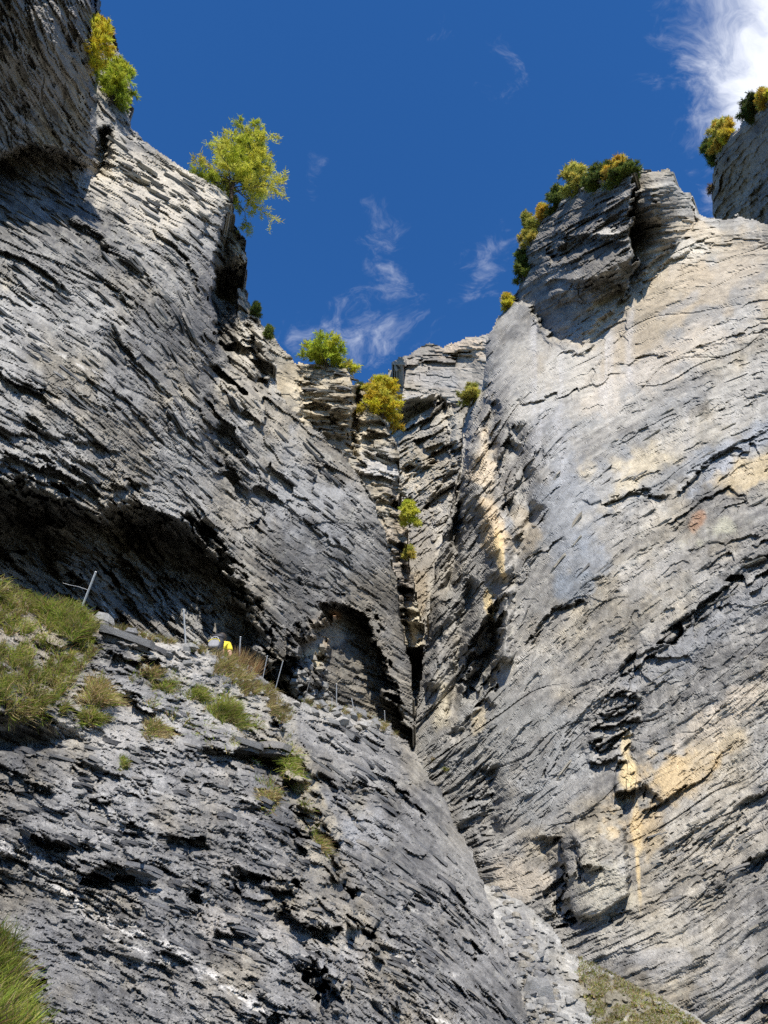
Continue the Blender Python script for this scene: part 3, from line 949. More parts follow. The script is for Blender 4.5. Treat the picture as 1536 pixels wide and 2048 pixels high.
def left_shape(m):
    # overhanging mass in the corner
    m.patch([(-240, -240), (222, -240), (200, 10), (196, 80), (190, 180), (196, 300), (190, 340), (150, 330), (110, 312), (60, 295), (0, 318), (-240, 335)],
            [(-230, -230, 13.5), (-230, 320, 23), (200, -230, 19), (-80, -80, 16.5), (200, -80, 21), (-80, 320, 25.5), (0, 310, 26), (60, 290, 26.8), (190, 330, 30.5), (190, 150, 25.6), (90, 120, 22.3), (0, 120, 21), (110, 310, 28)], 14, 1.0, 1.25)
    m.lip([(-240, 335), (0, 318), (60, 295), (110, 315), (160, 338), (196, 345)], 2.2, 9, 40)
    m.groove([(208, 250), (203, 310), (194, 362)], 4.5, 15)
    # pillar behind the corner mass, against the sky
    m.lip([(262, 120), (210, 130), (190, 60)], 1.0, 8, 20)
    m.lip([(232, 210), (200, 180), (196, 100)], 1.2, 8, 25)
    # cleft below the tree and the pillar beside it
    m.patch([(455, 404), (475, 402), (475, 440), (500, 480), (506, 522), (500, 575), (512, 606), (545, 665), (556, 710), (572, 775), (606, 838), (560, 800), (500, 770), (455, 735), (428, 680), (416, 600), (424, 520), (440, 445)],
            [(462, 410, 44), (440, 450, 46), (490, 480, 47), (425, 560, 50), (440, 620, 51.5), (492, 575, 51.5), (480, 500, 46.5), (500, 520, 47.5), (450, 700, 48.5), (520, 650, 48.5), (480, 640, 49), (540, 700, 48), (480, 740, 46.5), (560, 760, 48.5), (590, 830, 48.5)], 7, 1.3, 1.7)
    m.lip([(436, 452), (470, 440), (500, 446)], 2.4, 7, 34, fwd=.6)
    m.lip([(436, 540), (480, 532), (508, 530)], 3.6, 7, 80, fwd=1.2, fdecay=26)
    m.groove([(452, 470), (448, 520), (440, 600)], 2.5, 12)
    m.lip([(490, 620), (530, 640), (550, 665)], 1.6, 7, 26, fwd=.6)
    m.groove([(500, 640), (512, 700), (530, 760)], 2.0, 8)
    m.lip([(520, 715), (556, 725), (580, 750)], 1.6, 7, 26, fwd=.5)
    m.lip([(445, 690), (500, 676), (540, 694)], 2.6, 7, 40, fwd=1.0, fdecay=30)
    m.lip([(460, 745), (500, 750), (540, 748)], 1.4, 7, 22)
    m.lip([(380, 480), (440, 410), (466, 402)], 1.4, 8, 30)
    # deep overhang above the path
    m.lip([(-240, 900), (0, 948), (120, 985), (220, 1002), (320, 1004), (388, 1018), (438, 1062), (478, 1130), (513, 1195), (540, 1262), (562, 1340), (585, 1440)], 6.5, 52, 700, fwd=.5, fdecay=90, ends=0, k=2.0)
    m.lip([(-240, 930), (0, 985), (130, 1030), (260, 1050), (380, 1070)], 1.3, 8, 40, fwd=.6, fdecay=20, k=2.2)
    m.lip([(-100, 915), (60, 925), (200, 955), (330, 960)], 1.0, 8, 30, fwd=.5, fdecay=30, k=2.0)
    m.lip([(60, 1010), (140, 1100), (160, 1190)], 1.4, 12, 60, k=2.5)
    m.lip([(260, 1030), (330, 1110), (420, 1150)], 1.2, 10, 50, k=2.5)
    m.lip([(200, 1120), (330, 1170), (460, 1200)], 1.2, 10, 50, k=2.5)
    m.lip([(-90, 1010), (60, 1040), (160, 1075)], 1.2, 9, 50)
    m.lip([(200, 1060), (300, 1060), (380, 1075)], 1.2, 9, 60)
    m.lip([(470, 1100), (432, 1000), (404, 880), (396, 780), (402, 660), (424, 560), (446, 470)], 3.6, 46, 120, fwd=.6, fdecay=120, k=1.6, ends=.1)
    m.groove([(425, 560), (418, 700), (424, 820), (446, 950), (480, 1090)], 1.2, 22)
    m.groove([(440, 720), (470, 800), (500, 850)], 1.0, 20)
    # second, smaller overhang
    m.lip([(575, 1290), (610, 1244), (668, 1206), (704, 1216), (750, 1240), (766, 1290), (792, 1360), (816, 1460)], 5.2, 14, 420, fwd=.5, fdecay=40, ends=0, k=2.2)
    m.lip([(690, 1270), (760, 1290)], .8, 8, 30)
    m.lip([(690, 1330), (780, 1350)], .8, 8, 30)
    m.flat(740, 1340, 70, 90, .8)
    m.blob(618, 1320, 34, 70, -2.6, 8, 2.6)
    m.blob(606, 1375, 26, 40, -2.2, 0, 2.0)
    # the rib that lights up between the two overhangs
    m.lip([(500, 1105), (560, 1150), (640, 1170), (720, 1180)], .6, 5, 16)
    for ln, a in [([(-90, 470), (60, 520), (150, 600)], 1.0), ([(40, 820), (120, 870), (250, 900)], 1.0), ([(-90, 840), (20, 860), (110, 900)], 1.2), ([(230, 640), (300, 760), (350, 880)], 1.0), ([(100, 430), (200, 470), (290, 560)], .9),
                  ([(300, 460), (370, 520), (405, 600)], .8), ([(150, 740), (250, 800), (330, 900)], .9), ([(-90, 700), (40, 760), (130, 800)], .9), ([(480, 830), (560, 900), (640, 960)], .5), ([(560, 1000), (640, 1060), (720, 1130)], .6), ([(620, 900), (700, 980), (750, 1080)], .5)]:
        m.lip(ln, a, 6, 22, fwd=a * .3, fdecay=30)
    m.flat(610, 1000, 150, 120, .42, 40)
    m.flat(330, 390, 100, 70, 1.15, 25)
    m.amp *= 1 + .9 * sst(m.PY, 1020, 1100) * (m.PX < 470)


left = Mass('slate_cliff', [(-230, -230), (212, -230), (206, -90), (204, 0), (200, 28), (232, 50), (240, 108), (238, 142), (262, 182), (266, 252), (292, 276), (335, 310), (382, 342), (440, 382), (466, 400), (462, 440), (492, 480), (498, 522), (493, 575), (504, 604),
                            (532, 660), (545, 705), (560, 770), (600, 838), (690, 915), (738, 978), (768, 1045), (788, 1125), (800, 1215), (814, 1300), (826, 1390), (830, 1500), (600, 1560), (-230, 1420)],
            [(-230, 1250, 19.5), (-230, 900, 18.5), (-230, 400, 24), (-230, -230, 28), (200, -230, 31), (-80, 950, 21), (0, 700, 23), (0, 400, 27), (0, 330, 29), (60, 150, 30), (0, -60, 30), (200, -60, 31.5), (230, 100, 34), (215, 300, 33), (300, 350, 36.5), (465, 400, 43), (250, 500, 31.5), (400, 500, 38.5), (200, 800, 26), (400, 750, 35.5),
             (430, 650, 38.5), (430, 900, 34.5), (350, 980, 30.5), (200, 980, 25.5), (480, 520, 46), (490, 640, 47), (540, 720, 48), (480, 800, 38), (600, 850, 45), (700, 920, 49), (600, 1000, 41), (500, 1000, 36.5), (750, 1000, 49.5), (780, 1060, 51),
             (700, 1100, 44), (800, 1230, 50), (825, 1400, 47), (600, 1200, 37.5), (520, 1200, 33), (-80, 1250, 22), (200, 1250, 25), (400, 1300, 28), (600, 1400, 35), (740, 1300, 43), (820, 1480, 45)],
            [(0, 100, 74), (120, 60, 70), (60, 250, 62), (160, 200, 72), (250, 350, 22), (350, 420, 27), (420, 400, 30), (0, 400, 24), (100, 520, 38), (0, 600, 32), (100, 700, 34), (0, 850, 18), (200, 850, 32), (250, 600, 50), (330, 700, 58), (390, 600, 75), (400, 850, 68),
             (430, 700, 74), (300, 950, 25), (480, 520, 50), (490, 680, 20), (480, 780, 55), (560, 850, 42), (600, 950, 34), (650, 1050, 38), (700, 950, 46), (750, 1100, 62), (790, 1250, 76), (600, 1150, 26), (500, 1050, 38), (560, 1250, 44), (700, 1200, 34), (100, 1100, 20),
             (300, 1150, 50), (740, 1330, 8), (690, 1290, 8), (640, 1290, 30)],
            seed=61, jag=7, layers=((320, 64, 16), (170, 24, 12), (120, 11, 8), (60, 5.6, 5.5), (24, 3.0, 3.4)), pits=((70, 15, 12, .5), (34, 7, 7, .42)), cracks=((190, 40, 7, 2.2, .35), (80, 17, 5, 1.6, .3)), rough=.4, macro=9,
            edge=[(206, -90), (200, 28), (240, 108), (266, 252), (335, 310), (466, 400), (462, 440), (498, 522), (504, 604), (545, 705), (600, 838), (690, 915), (768, 1045), (800, 1215), (826, 1390)], edge_w=9, edge_amp=1.6,
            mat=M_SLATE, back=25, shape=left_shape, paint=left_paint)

# --- scree and turf at the foot of the right wall
def scree_paint(m):
    T = grey_base(m, (.17, .17, .165), (.36, .355, .335))
    T = m.stain(T, 1060, 1900, 40, 60, (.13, .13, .135), .6)
    return m.stain(T, 1260, 2010, 130, 80, (.17, .15, .10), .8, 35)


def scree_shape(m):
    r = fbm(m.PX / 12, m.PY / 9, 77, 4, .65)
    m.D += -.12 * np.abs(r) - .25 * sst(fbm(m.PX / 20, m.PY / 16, 78, 2), .2, .5)


scree = Mass('scree_slope', [(940, 1755), (985, 1772), (1040, 1800), (1100, 1842), (1140, 1905), (1190, 1925), (1260, 1965), (1330, 2000), (1400, 2045), (1560, 2300), (940, 2300)],
             [(960, 1760, 33), (1010, 1790, 31.5), (1100, 1845, 29.5), (1150, 1915, 27.3), (1260, 1970, 25), (1420, 2070, 22.3), (1000, 2100, 18), (1200, 2120, 18.5), (1000, 2300, 13), (1500, 2300, 15), (1060, 1950, 23), (1180, 2020, 21.8), (1460, 2125, 21)],
             [(1000, 1850, 40), (1200, 2000, 20)], seed=71, jag=5, layers=((26, 9, 6), (12, 5, 3)), rough=.9, macro=6, mat=M_SCREE, back=6, shape=scree_shape, paint=scree_paint)

# --- the near slope below the path
def slope_paint(m):
    T = grey_base(m, (.085, .085, .086), (.25, .245, .235))
    S = m.stain
    for (cx, cy, rx, ry, c, s, r) in [
        (240, 1450, 120, 60, (.34, .325, .30), .6, 10), (330, 1310, 110, 40, (.40, .375, .33), .6, 15), (100, 1250, 140, 60, (.30, .26, .20), .7, 10), (470, 1400, 110, 60, (.32, .30, .25), .6, 25), (690, 1430, 100, 26, (.38, .36, .32), .5, 15),
        (440, 1840, 60, 50, (.36, .335, .30), .6, 0), (560, 1860, 60, 40, (.34, .32, .29), .5, 10), (450, 1740, 40, 40, (.33, .31, .28), .5, 0), (700, 1650, 90, 60, (.33, .335, .345), .5, 25), (620, 1620, 36, 110, (.34, .30, .22), .6, -22), (580, 1530, 36, 60, (.32, .28, .19), .6, -15),
        (100, 1950, 160, 90, (.15, .153, .16), .5, 20), (870, 1500, 60, 60, (.36, .335, .28), .5, 50), (920, 1720, 30, 120, (.24, .235, .22), .5, -25)]:
        T = S(T, cx, cy, rx, ry, c, s, r)
    V = m.vein
    T = V(T, [(0, 1700), (60, 1730), (150, 1790), (230, 1850), (300, 1880)], 12, WHITE, .7)
    T = V(T, [(150, 1795), (250, 1850), (330, 1885), (420, 1945), (500, 2010), (560, 2060)], 11, WHITE, .8)
    T = V(T, [(210, 1870), (290, 1905), (370, 1935)], 5, WHITE, .7)
    T = V(T, [(780, 1905), (860, 1935), (920, 1950)], 4, WHITE, .7)
    T = V(T, [(800, 2010), (870, 2035), (930, 2060)], 8, WHITE, .8)
    T = V(T, [(0, 1690), (40, 1700)], 18, WHITE, .6)
    T = V(T, [(700, 1780), (800, 1815), (880, 1835)], 3, WHITE, .5)
    return T


def slope_shape(m):
    # the crumbling left half stands proud of the slabby rib to its right
    m.lip([(545, 1440), (575, 1480), (606, 1550), (640, 1660), (690, 1790), (745, 1920), (800, 2060), (830, 2140)][::-1], 2.3, 9, 150, fwd=.6, fdecay=60, k=1.6, ends=0)
    m.groove([(612, 1555), (648, 1665), (698, 1795)], .7, 12, k=1.5)
    L = [([(-90, 1500), (0, 1525), (60, 1560), (110, 1570)], .8), ([(40, 1640), (90, 1670), (130, 1690), (170, 1680)], 1.0), ([(110, 1700), (170, 1730), (240, 1730), (310, 1745)], 1.1), ([(230, 1375), (300, 1420), (360, 1430)], .6),
         ([(400, 1480), (450, 1500), (520, 1505), (590, 1510)], 1.3), ([(480, 1450), (540, 1470), (560, 1500)], .7), ([(150, 1520), (210, 1540)], .5), ([(330, 1660), (380, 1680), (430, 1680)], .8), ([(240, 1640), (300, 1655)], .5), ([(470, 1590), (520, 1610), (560, 1605)], .7),
         ([(470, 1740), (540, 1770), (610, 1770)], 1.1), ([(560, 1800), (620, 1850), (680, 1850)], 1.0), ([(430, 1850), (500, 1870)], .5), ([(380, 1775), (420, 1785)], .6), ([(590, 1640), (640, 1665)], .6), ([(600, 1920), (640, 1960), (690, 1980)], .9), ([(40, 1960), (100, 1965)], .5),
         ([(170, 1545), (240, 1550)], .5), ([(220, 1290), (280, 1310), (335, 1330)], .7), ([(160, 1590), (230, 1600)], .5), ([(330, 1560), (400, 1565), (440, 1575)], .4), ([(310, 1900), (380, 1930)], .4), ([(630, 1900), (650, 1950), (660, 2030)], 1.0), ([(520, 2000), (580, 2030)], .6)]
    for ln, a in L:
        m.lip(ln, a, 7, 26, fwd=a * .35, fdecay=26, k=1.6)
    R = [([(700, 1455), (740, 1478), (790, 1520)], .8), ([(740, 1520), (800, 1570), (840, 1600), (862, 1640)], 1.6), ([(690, 1560), (750, 1590), (800, 1625)], .8), ([(660, 1600), (720, 1640)], .6), ([(810, 1690), (850, 1705), (880, 1720)], .7), ([(870, 1740), (900, 1760)], .7),
         ([(800, 1790), (870, 1800)], .4), ([(900, 1790), (935, 1815)], .7), ([(920, 1875), (970, 1900)], .8), ([(640, 1480), (680, 1500)], .5), ([(960, 1970), (1000, 1990)], .6), ([(620, 1455), (670, 1470), (700, 1500)], .5), ([(880, 1950), (940, 1990)], .4), ([(780, 1860), (850, 1880)], .3)]
    for ln, a in R:
        m.lip(ln, a, 6, 18, fwd=a * .3, fdecay=20, k=1.4)
    for (x, y, a) in [(566, 1500, 1.2), (598, 1556, 1.4), (618, 1618, 1.2), (664, 1668, 1.4), (640, 1650, .9), (690, 1760, 1.2), (730, 1850, 1.1), (660, 1560, .8)]:
        m.lip([(x - 34, y - 10), (x, y), (x + 26, y + 14)], a, 7, 26, fwd=a * .5, fdecay=22, k=1.2)
    m.flat(120, 1970, 130, 70, .55, 20)
    m.flat(280, 1440, 140, 70, .55, 10)
    m.flat(800, 1740, 130, 90, .65, 30)
    m.D += 1.0 * np.exp(-np.hypot((m.PX - 60) / 110, (m.PY - 1480) / 26) ** 2)      # hollow under the turf
    m.D -= .7 * np.exp(-np.hypot((m.PX - 60) / 120, (m.PY - 1400) / 60) ** 2)


slope = Mass('rock_slope', [(-230, 1080), (-90, 1130), (0, 1158), (60, 1195), (165, 1210), (205, 1240), (330, 1272), (380, 1288), (430, 1303), (470, 1312), (520, 1350), (560, 1382), (600, 1402), (650, 1404), (720, 1422), (780, 1448), (812, 1480),
                            (855, 1545), (905, 1625), (943, 1700), (968, 1770), (1003, 1850), (1032, 1930), (1052, 2000), (1130, 2300), (-230, 2300)],
             [(-230, 2300, 6.8), (-230, 1600, 11.5), (-230, 1090, 15.5), (-80, 2300, 7.2), (500, 2300, 8.6), (1100, 2300, 15), (-80, 2120, 8.5), (0, 2048, 9.5), (400, 2048, 10.5), (750, 2048, 12), (1000, 2048, 16), (1060, 2048, 18.5), (0, 1600, 13), (300, 1600, 14.3), (600, 1650, 16.8), (-80, 1130, 17), (0, 1160, 17.3), (200, 1240, 18.5), (430, 1303, 21), (560, 1382, 25),
              (650, 1404, 29), (780, 1448, 36), (812, 1480, 39), (700, 1600, 22), (850, 1540, 37), (900, 1620, 34.5), (965, 1770, 29.5), (1030, 1930, 22.8), (800, 1700, 22.5), (850, 1900, 17), (400, 1420, 18.5), (100, 1400, 15.6), (300, 1850, 12), (900, 1800, 22)],
             [(0, 1500, 22), (200, 1550, 14), (400, 1600, 12), (300, 1700, 14), (100, 1700, 24), (200, 1900, 31), (400, 1950, 29), (600, 1750, 14), (500, 1800, 16), (650, 1500, 35), (750, 1550, 33), (700, 1650, 27), (850, 1650, 46), (930, 1750, 58), (980, 1850, 60), (850, 1800, 30),
              (800, 1950, 22), (1000, 1950, 58), (900, 1950, 40), (750, 1430, 25), (400, 1400, 16), (100, 1350, 22), (880, 1590, 56)],
             seed=81, jag=6, layers=((420, 150, 40), (230, 74, 26), (110, 36, 17), (54, 15, 12), (26, 7.6, 7.5), (12, 4, 4.2)), pits=((95, 32, 26, .5), (46, 17, 14, .45), (20, 9, 7, .4)), cracks=((150, 36, 8, 2.2, .35), (60, 18, 5, 1.8, .3)), rough=1.0, macro=18,
             edge=[(-230, 1080), (-90, 1130), (60, 1195), (205, 1240), (380, 1288), (470, 1312), (560, 1382), (650, 1404), (780, 1448), (812, 1480), (905, 1625), (968, 1770), (1032, 1930), (1085, 2130)], edge_w=8, edge_amp=.7,
             mat=M_SLATE, back=5.0, shape=slope_shape, paint=slope_paint, drop=1.5, rings=((.03, .06), (.10, .9), (1.0, 1.0)))

# --- ground to the horizon
def ground():
    n = 90
    g = np.sign(np.linspace(-1, 1, n)) * np.abs(np.linspace(-1, 1, n)) ** 3 * 2500
    X, Y = np.meshgrid(g, g)
    Z = .0 + .85 * sst(Y, 1.5, 5.5) * sst(-np.abs(X), -60, -15) + .08 * fbm(X / 3, Y / 3, 5, 3) + 6 * sst(np.hypot(X, Y), 60, 900) * fbm(X / 300, Y / 300, 6, 3)
    V = np.stack([X, Y, Z], -1).reshape(-1, 3)
    i = np.arange(n * n).reshape(n, n)
    f = np.stack([i[:-1, :-1], i[:-1, 1:], i[1:, 1:], i[1:, :-1]], -1).reshape(-1, 4)
    k = .5 + .5 * fbm(X / 8, Y / 8, 9, 4)
    T = np.array([.13, .128, .12]) * (1 - k[..., None]) + np.array([.24, .235, .215]) * k[..., None]
    g2 = sst(np.hypot(X, Y) + 8 * k, 12, 30)[..., None]                 # meadow and wood away from the stream bed
    T = (T * (1 - g2) + (np.array([.045, .06, .02]) * (1 - k[..., None]) + np.array([.09, .09, .04]) * k[..., None]) * g2).reshape(-1, 3)
    link('ground', make_mesh('ground', V, f, M_SCREE, T), kind='structure')


ground()
MASSES = dict(left=left, right=right, slope=slope, scree=scree, tower=tower, spur=spur, far=far, butt=butt)
#--DETAILS--
# ------------------------------------------------------------------ loose plates of slate and stones that can be picked out one by one
RNG = np.random.default_rng(5)


def plate_mesh(name, tone, seed, mat, stone=False):
    """an angular broken plate, 1 x 1 x 1, x along the bed, y out of the wall, z across the bed"""
    r = np.random.default_rng(seed)
    n = 7
    a = np.sort(np.linspace(0, 2 * np.pi, n, endpoint=False) + r.uniform(-.3, .3, n))
    rad = r.uniform(.36, .56, n)
    if stone:
        v, f = [], []
        for k in range(n):
            x, y = rad[k] * math.cos(a[k]), rad[k] * math.sin(a[k])
            v.append((x * .72, y * .72, .3 + r.uniform(-.12, .2)))
        for k in range(n):
            x, y = rad[k] * math.cos(a[k]), rad[k] * math.sin(a[k])
            v.append((x * 1.05, y * 1.05, -.28 + r.uniform(-.1, .12)))
        v += [(0, 0, .5), (0, 0, -.5)]
        for k in range(n):
            j = (k + 1) % n
            f += [(k, n + k, n + j), (k, n + j, j), (2 * n, k, j), (2 * n + 1, n + j, n + k)]
    else:
        v, f = [], []
        zs = [(-.5, -.1 + r.uniform(-.12, .12)), (-.1, .5)]
        for li, (z0, z1) in enumerate(zs):
            ox, oy = r.uniform(-.16, .16), r.uniform(-.14, .02) * (1 if li == 0 else -1)
            sx = r.uniform(.75, 1.1)
            tilt = r.uniform(-.14, .14)
            o = len(v)
            for zz in (z1, z0):
                for k in range(n):
                    x = rad[k] * math.cos(a[k] + .35 * li) * sx + ox + r.uniform(-.05, .05)
                    y = rad[k] * math.sin(a[k] + .35 * li) + oy + r.uniform(-.05, .05)
                    v.append((x, y, zz + tilt * x + r.uniform(-.06, .06)))
            v += [(ox, oy, z1 + .05)]
            for k in range(n):
                j = (k + 1) % n
                f += [(o + k, o + n + k, o + n + j), (o + k, o + n + j, o + j), (o + 2 * n, o + k, o + j)]
    return make_mesh(name, np.array(v), np.array(f), mat, np.tile(np.asarray(tone), (len(v), 1)) * r.uniform(.85, 1.15))


def surf_px(m, poly, n, rng):
    """n points of the photograph inside an outline that lie on the mass"""
    xs = [p[0] for p in poly]
    ys = [p[1] for p in poly]
    out = []
    for _ in range(60):
        x = rng.uniform(min(xs), max(xs), n * 2)
        y = rng.uniform(min(ys), max(ys), n * 2)
        k = inside(x, y, poly)
        out += list(zip(x[k], y[k]))
        if len(out) >= n:
            break
    return out[:n]


def on_mass(m, px, py):
    j = int(round((px - m.x0) / m.step))
    i = int(round((py - m.y0) / m.step))
    return 0 <= i < m.PX.shape[0] and 0 <= j < m.PX.shape[1] and m.used[i, j]


def px_size(m, px, py):
    j = int(np.clip(round((px - m.x0) / m.step), 0, m.PX.shape[1] - 1))
    i = int(np.clip(round((py - m.y0) / m.step), 0, m.PX.shape[0] - 1))
    return m.zf[i, j] * SCALE / FPX


def add_plates(m, poly, n, meshes, L, th, out, name='rock_slab', seed=1):
    rng = np.random.default_rng(seed)
    for (px, py) in surf_px(m, poly, n, rng):
        if not on_mass(m, px, py):
            continue
        a = m.angle(px, py)
        P, _ = m.at(px, py)
        e = 9.0
        A, _ = m.at(px - e * math.cos(a), py - e * math.sin(a))
        B, _ = m.at(px + e * math.cos(a), py + e * math.sin(a))
        ps = px_size(m, px, py)
        rr = ray(px, py)
        rr = rr / np.linalg.norm(rr)
        t = B - A
        t = t - rr * (t @ rr) * .8
        t /= np.linalg.norm(t)
        y = -rr + np.array([0, 0, .25]) + rng.normal(0, .12, 3)
        y = y - t * (y @ t)
        y /= np.linalg.norm(y)
        z = np.cross(t, y)
        if z[2] < 0:
            t = -t
            z = -z
        sc = rng.uniform(.6, 1.5)
        l = L * sc * rng.uniform(.7, 1.3) * ps
        d = out * sc * ps * 2.2
        h = th * sc * rng.uniform(.6, 1.3) * ps
        ob = link(name, meshes[rng.integers(len(meshes))], m.obj)
        M = np.eye(4)
        M[:3, 0] = t * l
        M[:3, 1] = y * d
        M[:3, 2] = z * h
        M[:3, 3] = P - y * d * .28
        ob.matrix_world = Matrix(M.tolist())


GREY_PLATES = [plate_mesh('slate_plate', c, 10 + i, M_SLATE) for i, c in enumerate([(.13, .13, .128), (.17, .167, .16), (.105, .105, .108), (.2, .196, .185), (.15, .15, .152), (.18, .17, .155)])]
PALE_PLATES = [plate_mesh('lime_plate', c, 30 + i, M_LIME) for i, c in enumerate([(.30, .28, .24), (.25, .24, .22), (.35, .32, .26), (.22, .21, .195)])]
STONES = [plate_mesh('loose_stone', c, 50 + i, M_SCREE, True) for i, c in enumerate([(.26, .255, .24), (.2, .2, .195), (.32, .31, .29), (.17, .17, .17), (.29, .27, .23)])]

add_plates(left, [(0, 360), (200, 350), (400, 420), (400, 600), (440, 1000), (330, 980), (0, 920)], 150, GREY_PLATES, 44, 6, 10, seed=1)
add_plates(left, [(460, 780), (560, 830), (700, 950), (780, 1150), (800, 1280), (700, 1200), (560, 1230), (490, 1080)], 90, GREY_PLATES, 34, 5, 8, seed=2)
add_plates(left, [(220, 270), (290, 290), (440, 390), (420, 440), (250, 400)], 40, PALE_PLATES, 38, 7, 10, seed=3)
add_plates(slope, [(0, 1480), (250, 1480), (560, 1500), (640, 1700), (760, 2040), (560, 2040), (300, 1850), (0, 1660)], 150, GREY_PLATES, 42, 9, 12, seed=4)
add_plates(slope, [(620, 1440), (760, 1450), (850, 1560), (960, 1800), (1030, 2040), (800, 2040), (700, 1760)], 110, GREY_PLATES, 48, 7, 10, seed=5)
add_plates(right, [(1100, 900), (1530, 720), (1530, 1480), (1250, 1400), (1060, 1660), (980, 1500)], 60, PALE_PLATES, 40, 4, 6, seed=6)
add_plates(right, [(1300, 1640), (1530, 1560), (1530, 1880), (1300, 1800)], 40, PALE_PLATES, 36, 6, 8, seed=7)
add_plates(tower, [(596, 735), (704, 742), (780, 880), (800, 1000), (700, 920)], 26, PALE_PLATES, 38, 5, 9, seed=8)


def add_stones(m, pts, size, seed):
    rng = np.random.default_rng(seed)
    for (px, py) in pts:
        if not on_mass(m, px, py):
            continue
        P, N = m.at(px, py)
        s = size * rng.uniform(.5, 1.5) * px_size(m, px, py)
        ob = link('stone', STONES[rng.integers(len(STONES))], m.obj)
        ob.location = P + N * s * .12
        ob.rotation_euler = (rng.uniform(-.4, .4), rng.uniform(-.4, .4), rng.uniform(0, 6.3))
        ob.scale = (s * rng.uniform(.9, 1.6), s * rng.uniform(.7, 1.1), s * rng.uniform(.45, .8))


def one_plate(m, px, py, mesh, l, d, h, ang, up=.25, sink=.28):
    P, _ = m.at(px, py)
    ps = px_size(m, px, py)
    rr = ray(px, py)
    rr = rr / np.linalg.norm(rr)
    right_ = np.array([1.0, 0, 0])
    up_ = np.cross(right_, rr)
    t = right_ * math.cos(math.radians(ang)) - up_ * math.sin(math.radians(ang))
    t = t + rr * .25
    t /= np.linalg.norm(t)
    y = -rr + np.array([0, 0, up])
    y = y - t * (y @ t)
    y /= np.linalg.norm(y)
    z = np.cross(t, y)
    if z[2] < 0:
        t, z = -t, -z
    ob = link('rock_slab', mesh, m.obj)
    M = np.eye(4)
    M[:3, 0] = t * l * ps
    M[:3, 1] = y * d * ps
    M[:3, 2] = z * h * ps
    M[:3, 3] = P - y * d * ps * sink
    ob.matrix_world = Matrix(M.tolist())


for (x, y, l, d, h, a_, k_) in [(262, 1284, 120, 60, 24, 18, 0), (318, 1306, 60, 40, 16, 30, 2), (700, 1478, 50, 34, 22, 20, 1), (560, 1500, 90, 50, 22, 8, 5), (500, 1492, 70, 40, 20, 14, 0), (330, 1418, 90, 30, 12, 16, 4), (740, 1462, 60, 30, 14, 28, 3), (690, 1452, 54, 30, 13, 26, 1), (650, 1420, 40, 26, 12, 10, 5)]:
    one_plate(slope, x, y, GREY_PLATES[k_], l, d, h, a_)
sr = np.random.default_rng(3)
add_stones(scree, surf_px(scree, [(985, 1775), (1020, 1800), (1060, 1860), (1110, 1960), (1130, 2050), (1060, 2050), (1030, 1930), (1000, 1850)], 150, sr), 15, 1)
add_stones(left, surf_px(left, [(572, 1330), (640, 1300), (660, 1395), (600, 1405)], 40, sr), 14, 8)
add_stones(left, [(622, 1318), (652, 1308), (640, 1296)], 13, 9)
add_stones(scree, [(1022, 1853)], 40, 2)
add_stones(scree, [(1088, 2004), (1072, 1985)], 46, 3)
add_stones(slope, surf_px(slope, [(210, 1250), (330, 1280), (560, 1390), (650, 1412), (720, 1430), (740, 1450), (600, 1430), (480, 1420), (300, 1320)], 60, sr), 13, 4)
add_stones(slope, [(378, 1296), (395, 1297), (190, 1222), (206, 1240), (315, 1283), (262, 1268)], 26, 5)
add_stones(slope, surf_px(slope, [(600, 1400), (660, 1408), (770, 1450), (690, 1470)], 30, sr), 20, 6)


# ------------------------------------------------------------------ larches and shrubs
def unit(v):
    return v / (np.linalg.norm(v, axis=-1)[..., None] + 1e-9)


def tube(pts, rad, sides=5):
    pts = np.asarray(pts)
    n = len(pts)
    V = []
    tan = unit(np.gradient(pts, axis=0))
    ref = np.array([.3, .9, .2])
    for i in range(n):
        a = np.cross(tan[i], ref)
        a /= np.linalg.norm(a) + 1e-9
        b = np.cross(tan[i], a)
        for k in range(sides):
            t = 2 * np.pi * k / sides
            V.append(pts[i] + rad[i] * (a * math.cos(t) + b * math.sin(t)))
    F = []
    for i in range(n - 1):
        for k in range(sides):
            j = (k + 1) % sides
            F.append((i * sides + k, i * sides + j, (i + 1) * sides + j, (i + 1) * sides + k))
    return np.array(V), np.array(F)


def join_tubes(tubes):
    V, F, o = [], [], 0
    for v, f in tubes:
        V.append(v)
        F.append(f + o)
        o += len(v)
    return np.concatenate(V), np.concatenate(F)


def needles(pos, axis, length, width, cols, rng):
    """thin leaf-sized blades, one per position"""
    n = len(pos)
    axis = unit(axis)
    side = unit(np.cross(axis, rng.normal(0, 1, (n, 3))))
    l = length * rng.uniform(.6, 1.3, n)[:, None]
    w_ = width * rng.uniform(.7, 1.3, n)[:, None]
    V = np.stack([pos - side * w_ * .5, pos + side * w_ * .5, pos + axis * l + side * w_ * .3, pos + axis * l - side * w_ * .3], 1).reshape(-1, 3)
    F = np.arange(4 * n).reshape(n, 4)
    return V, F, np.repeat(cols, 4, 0)


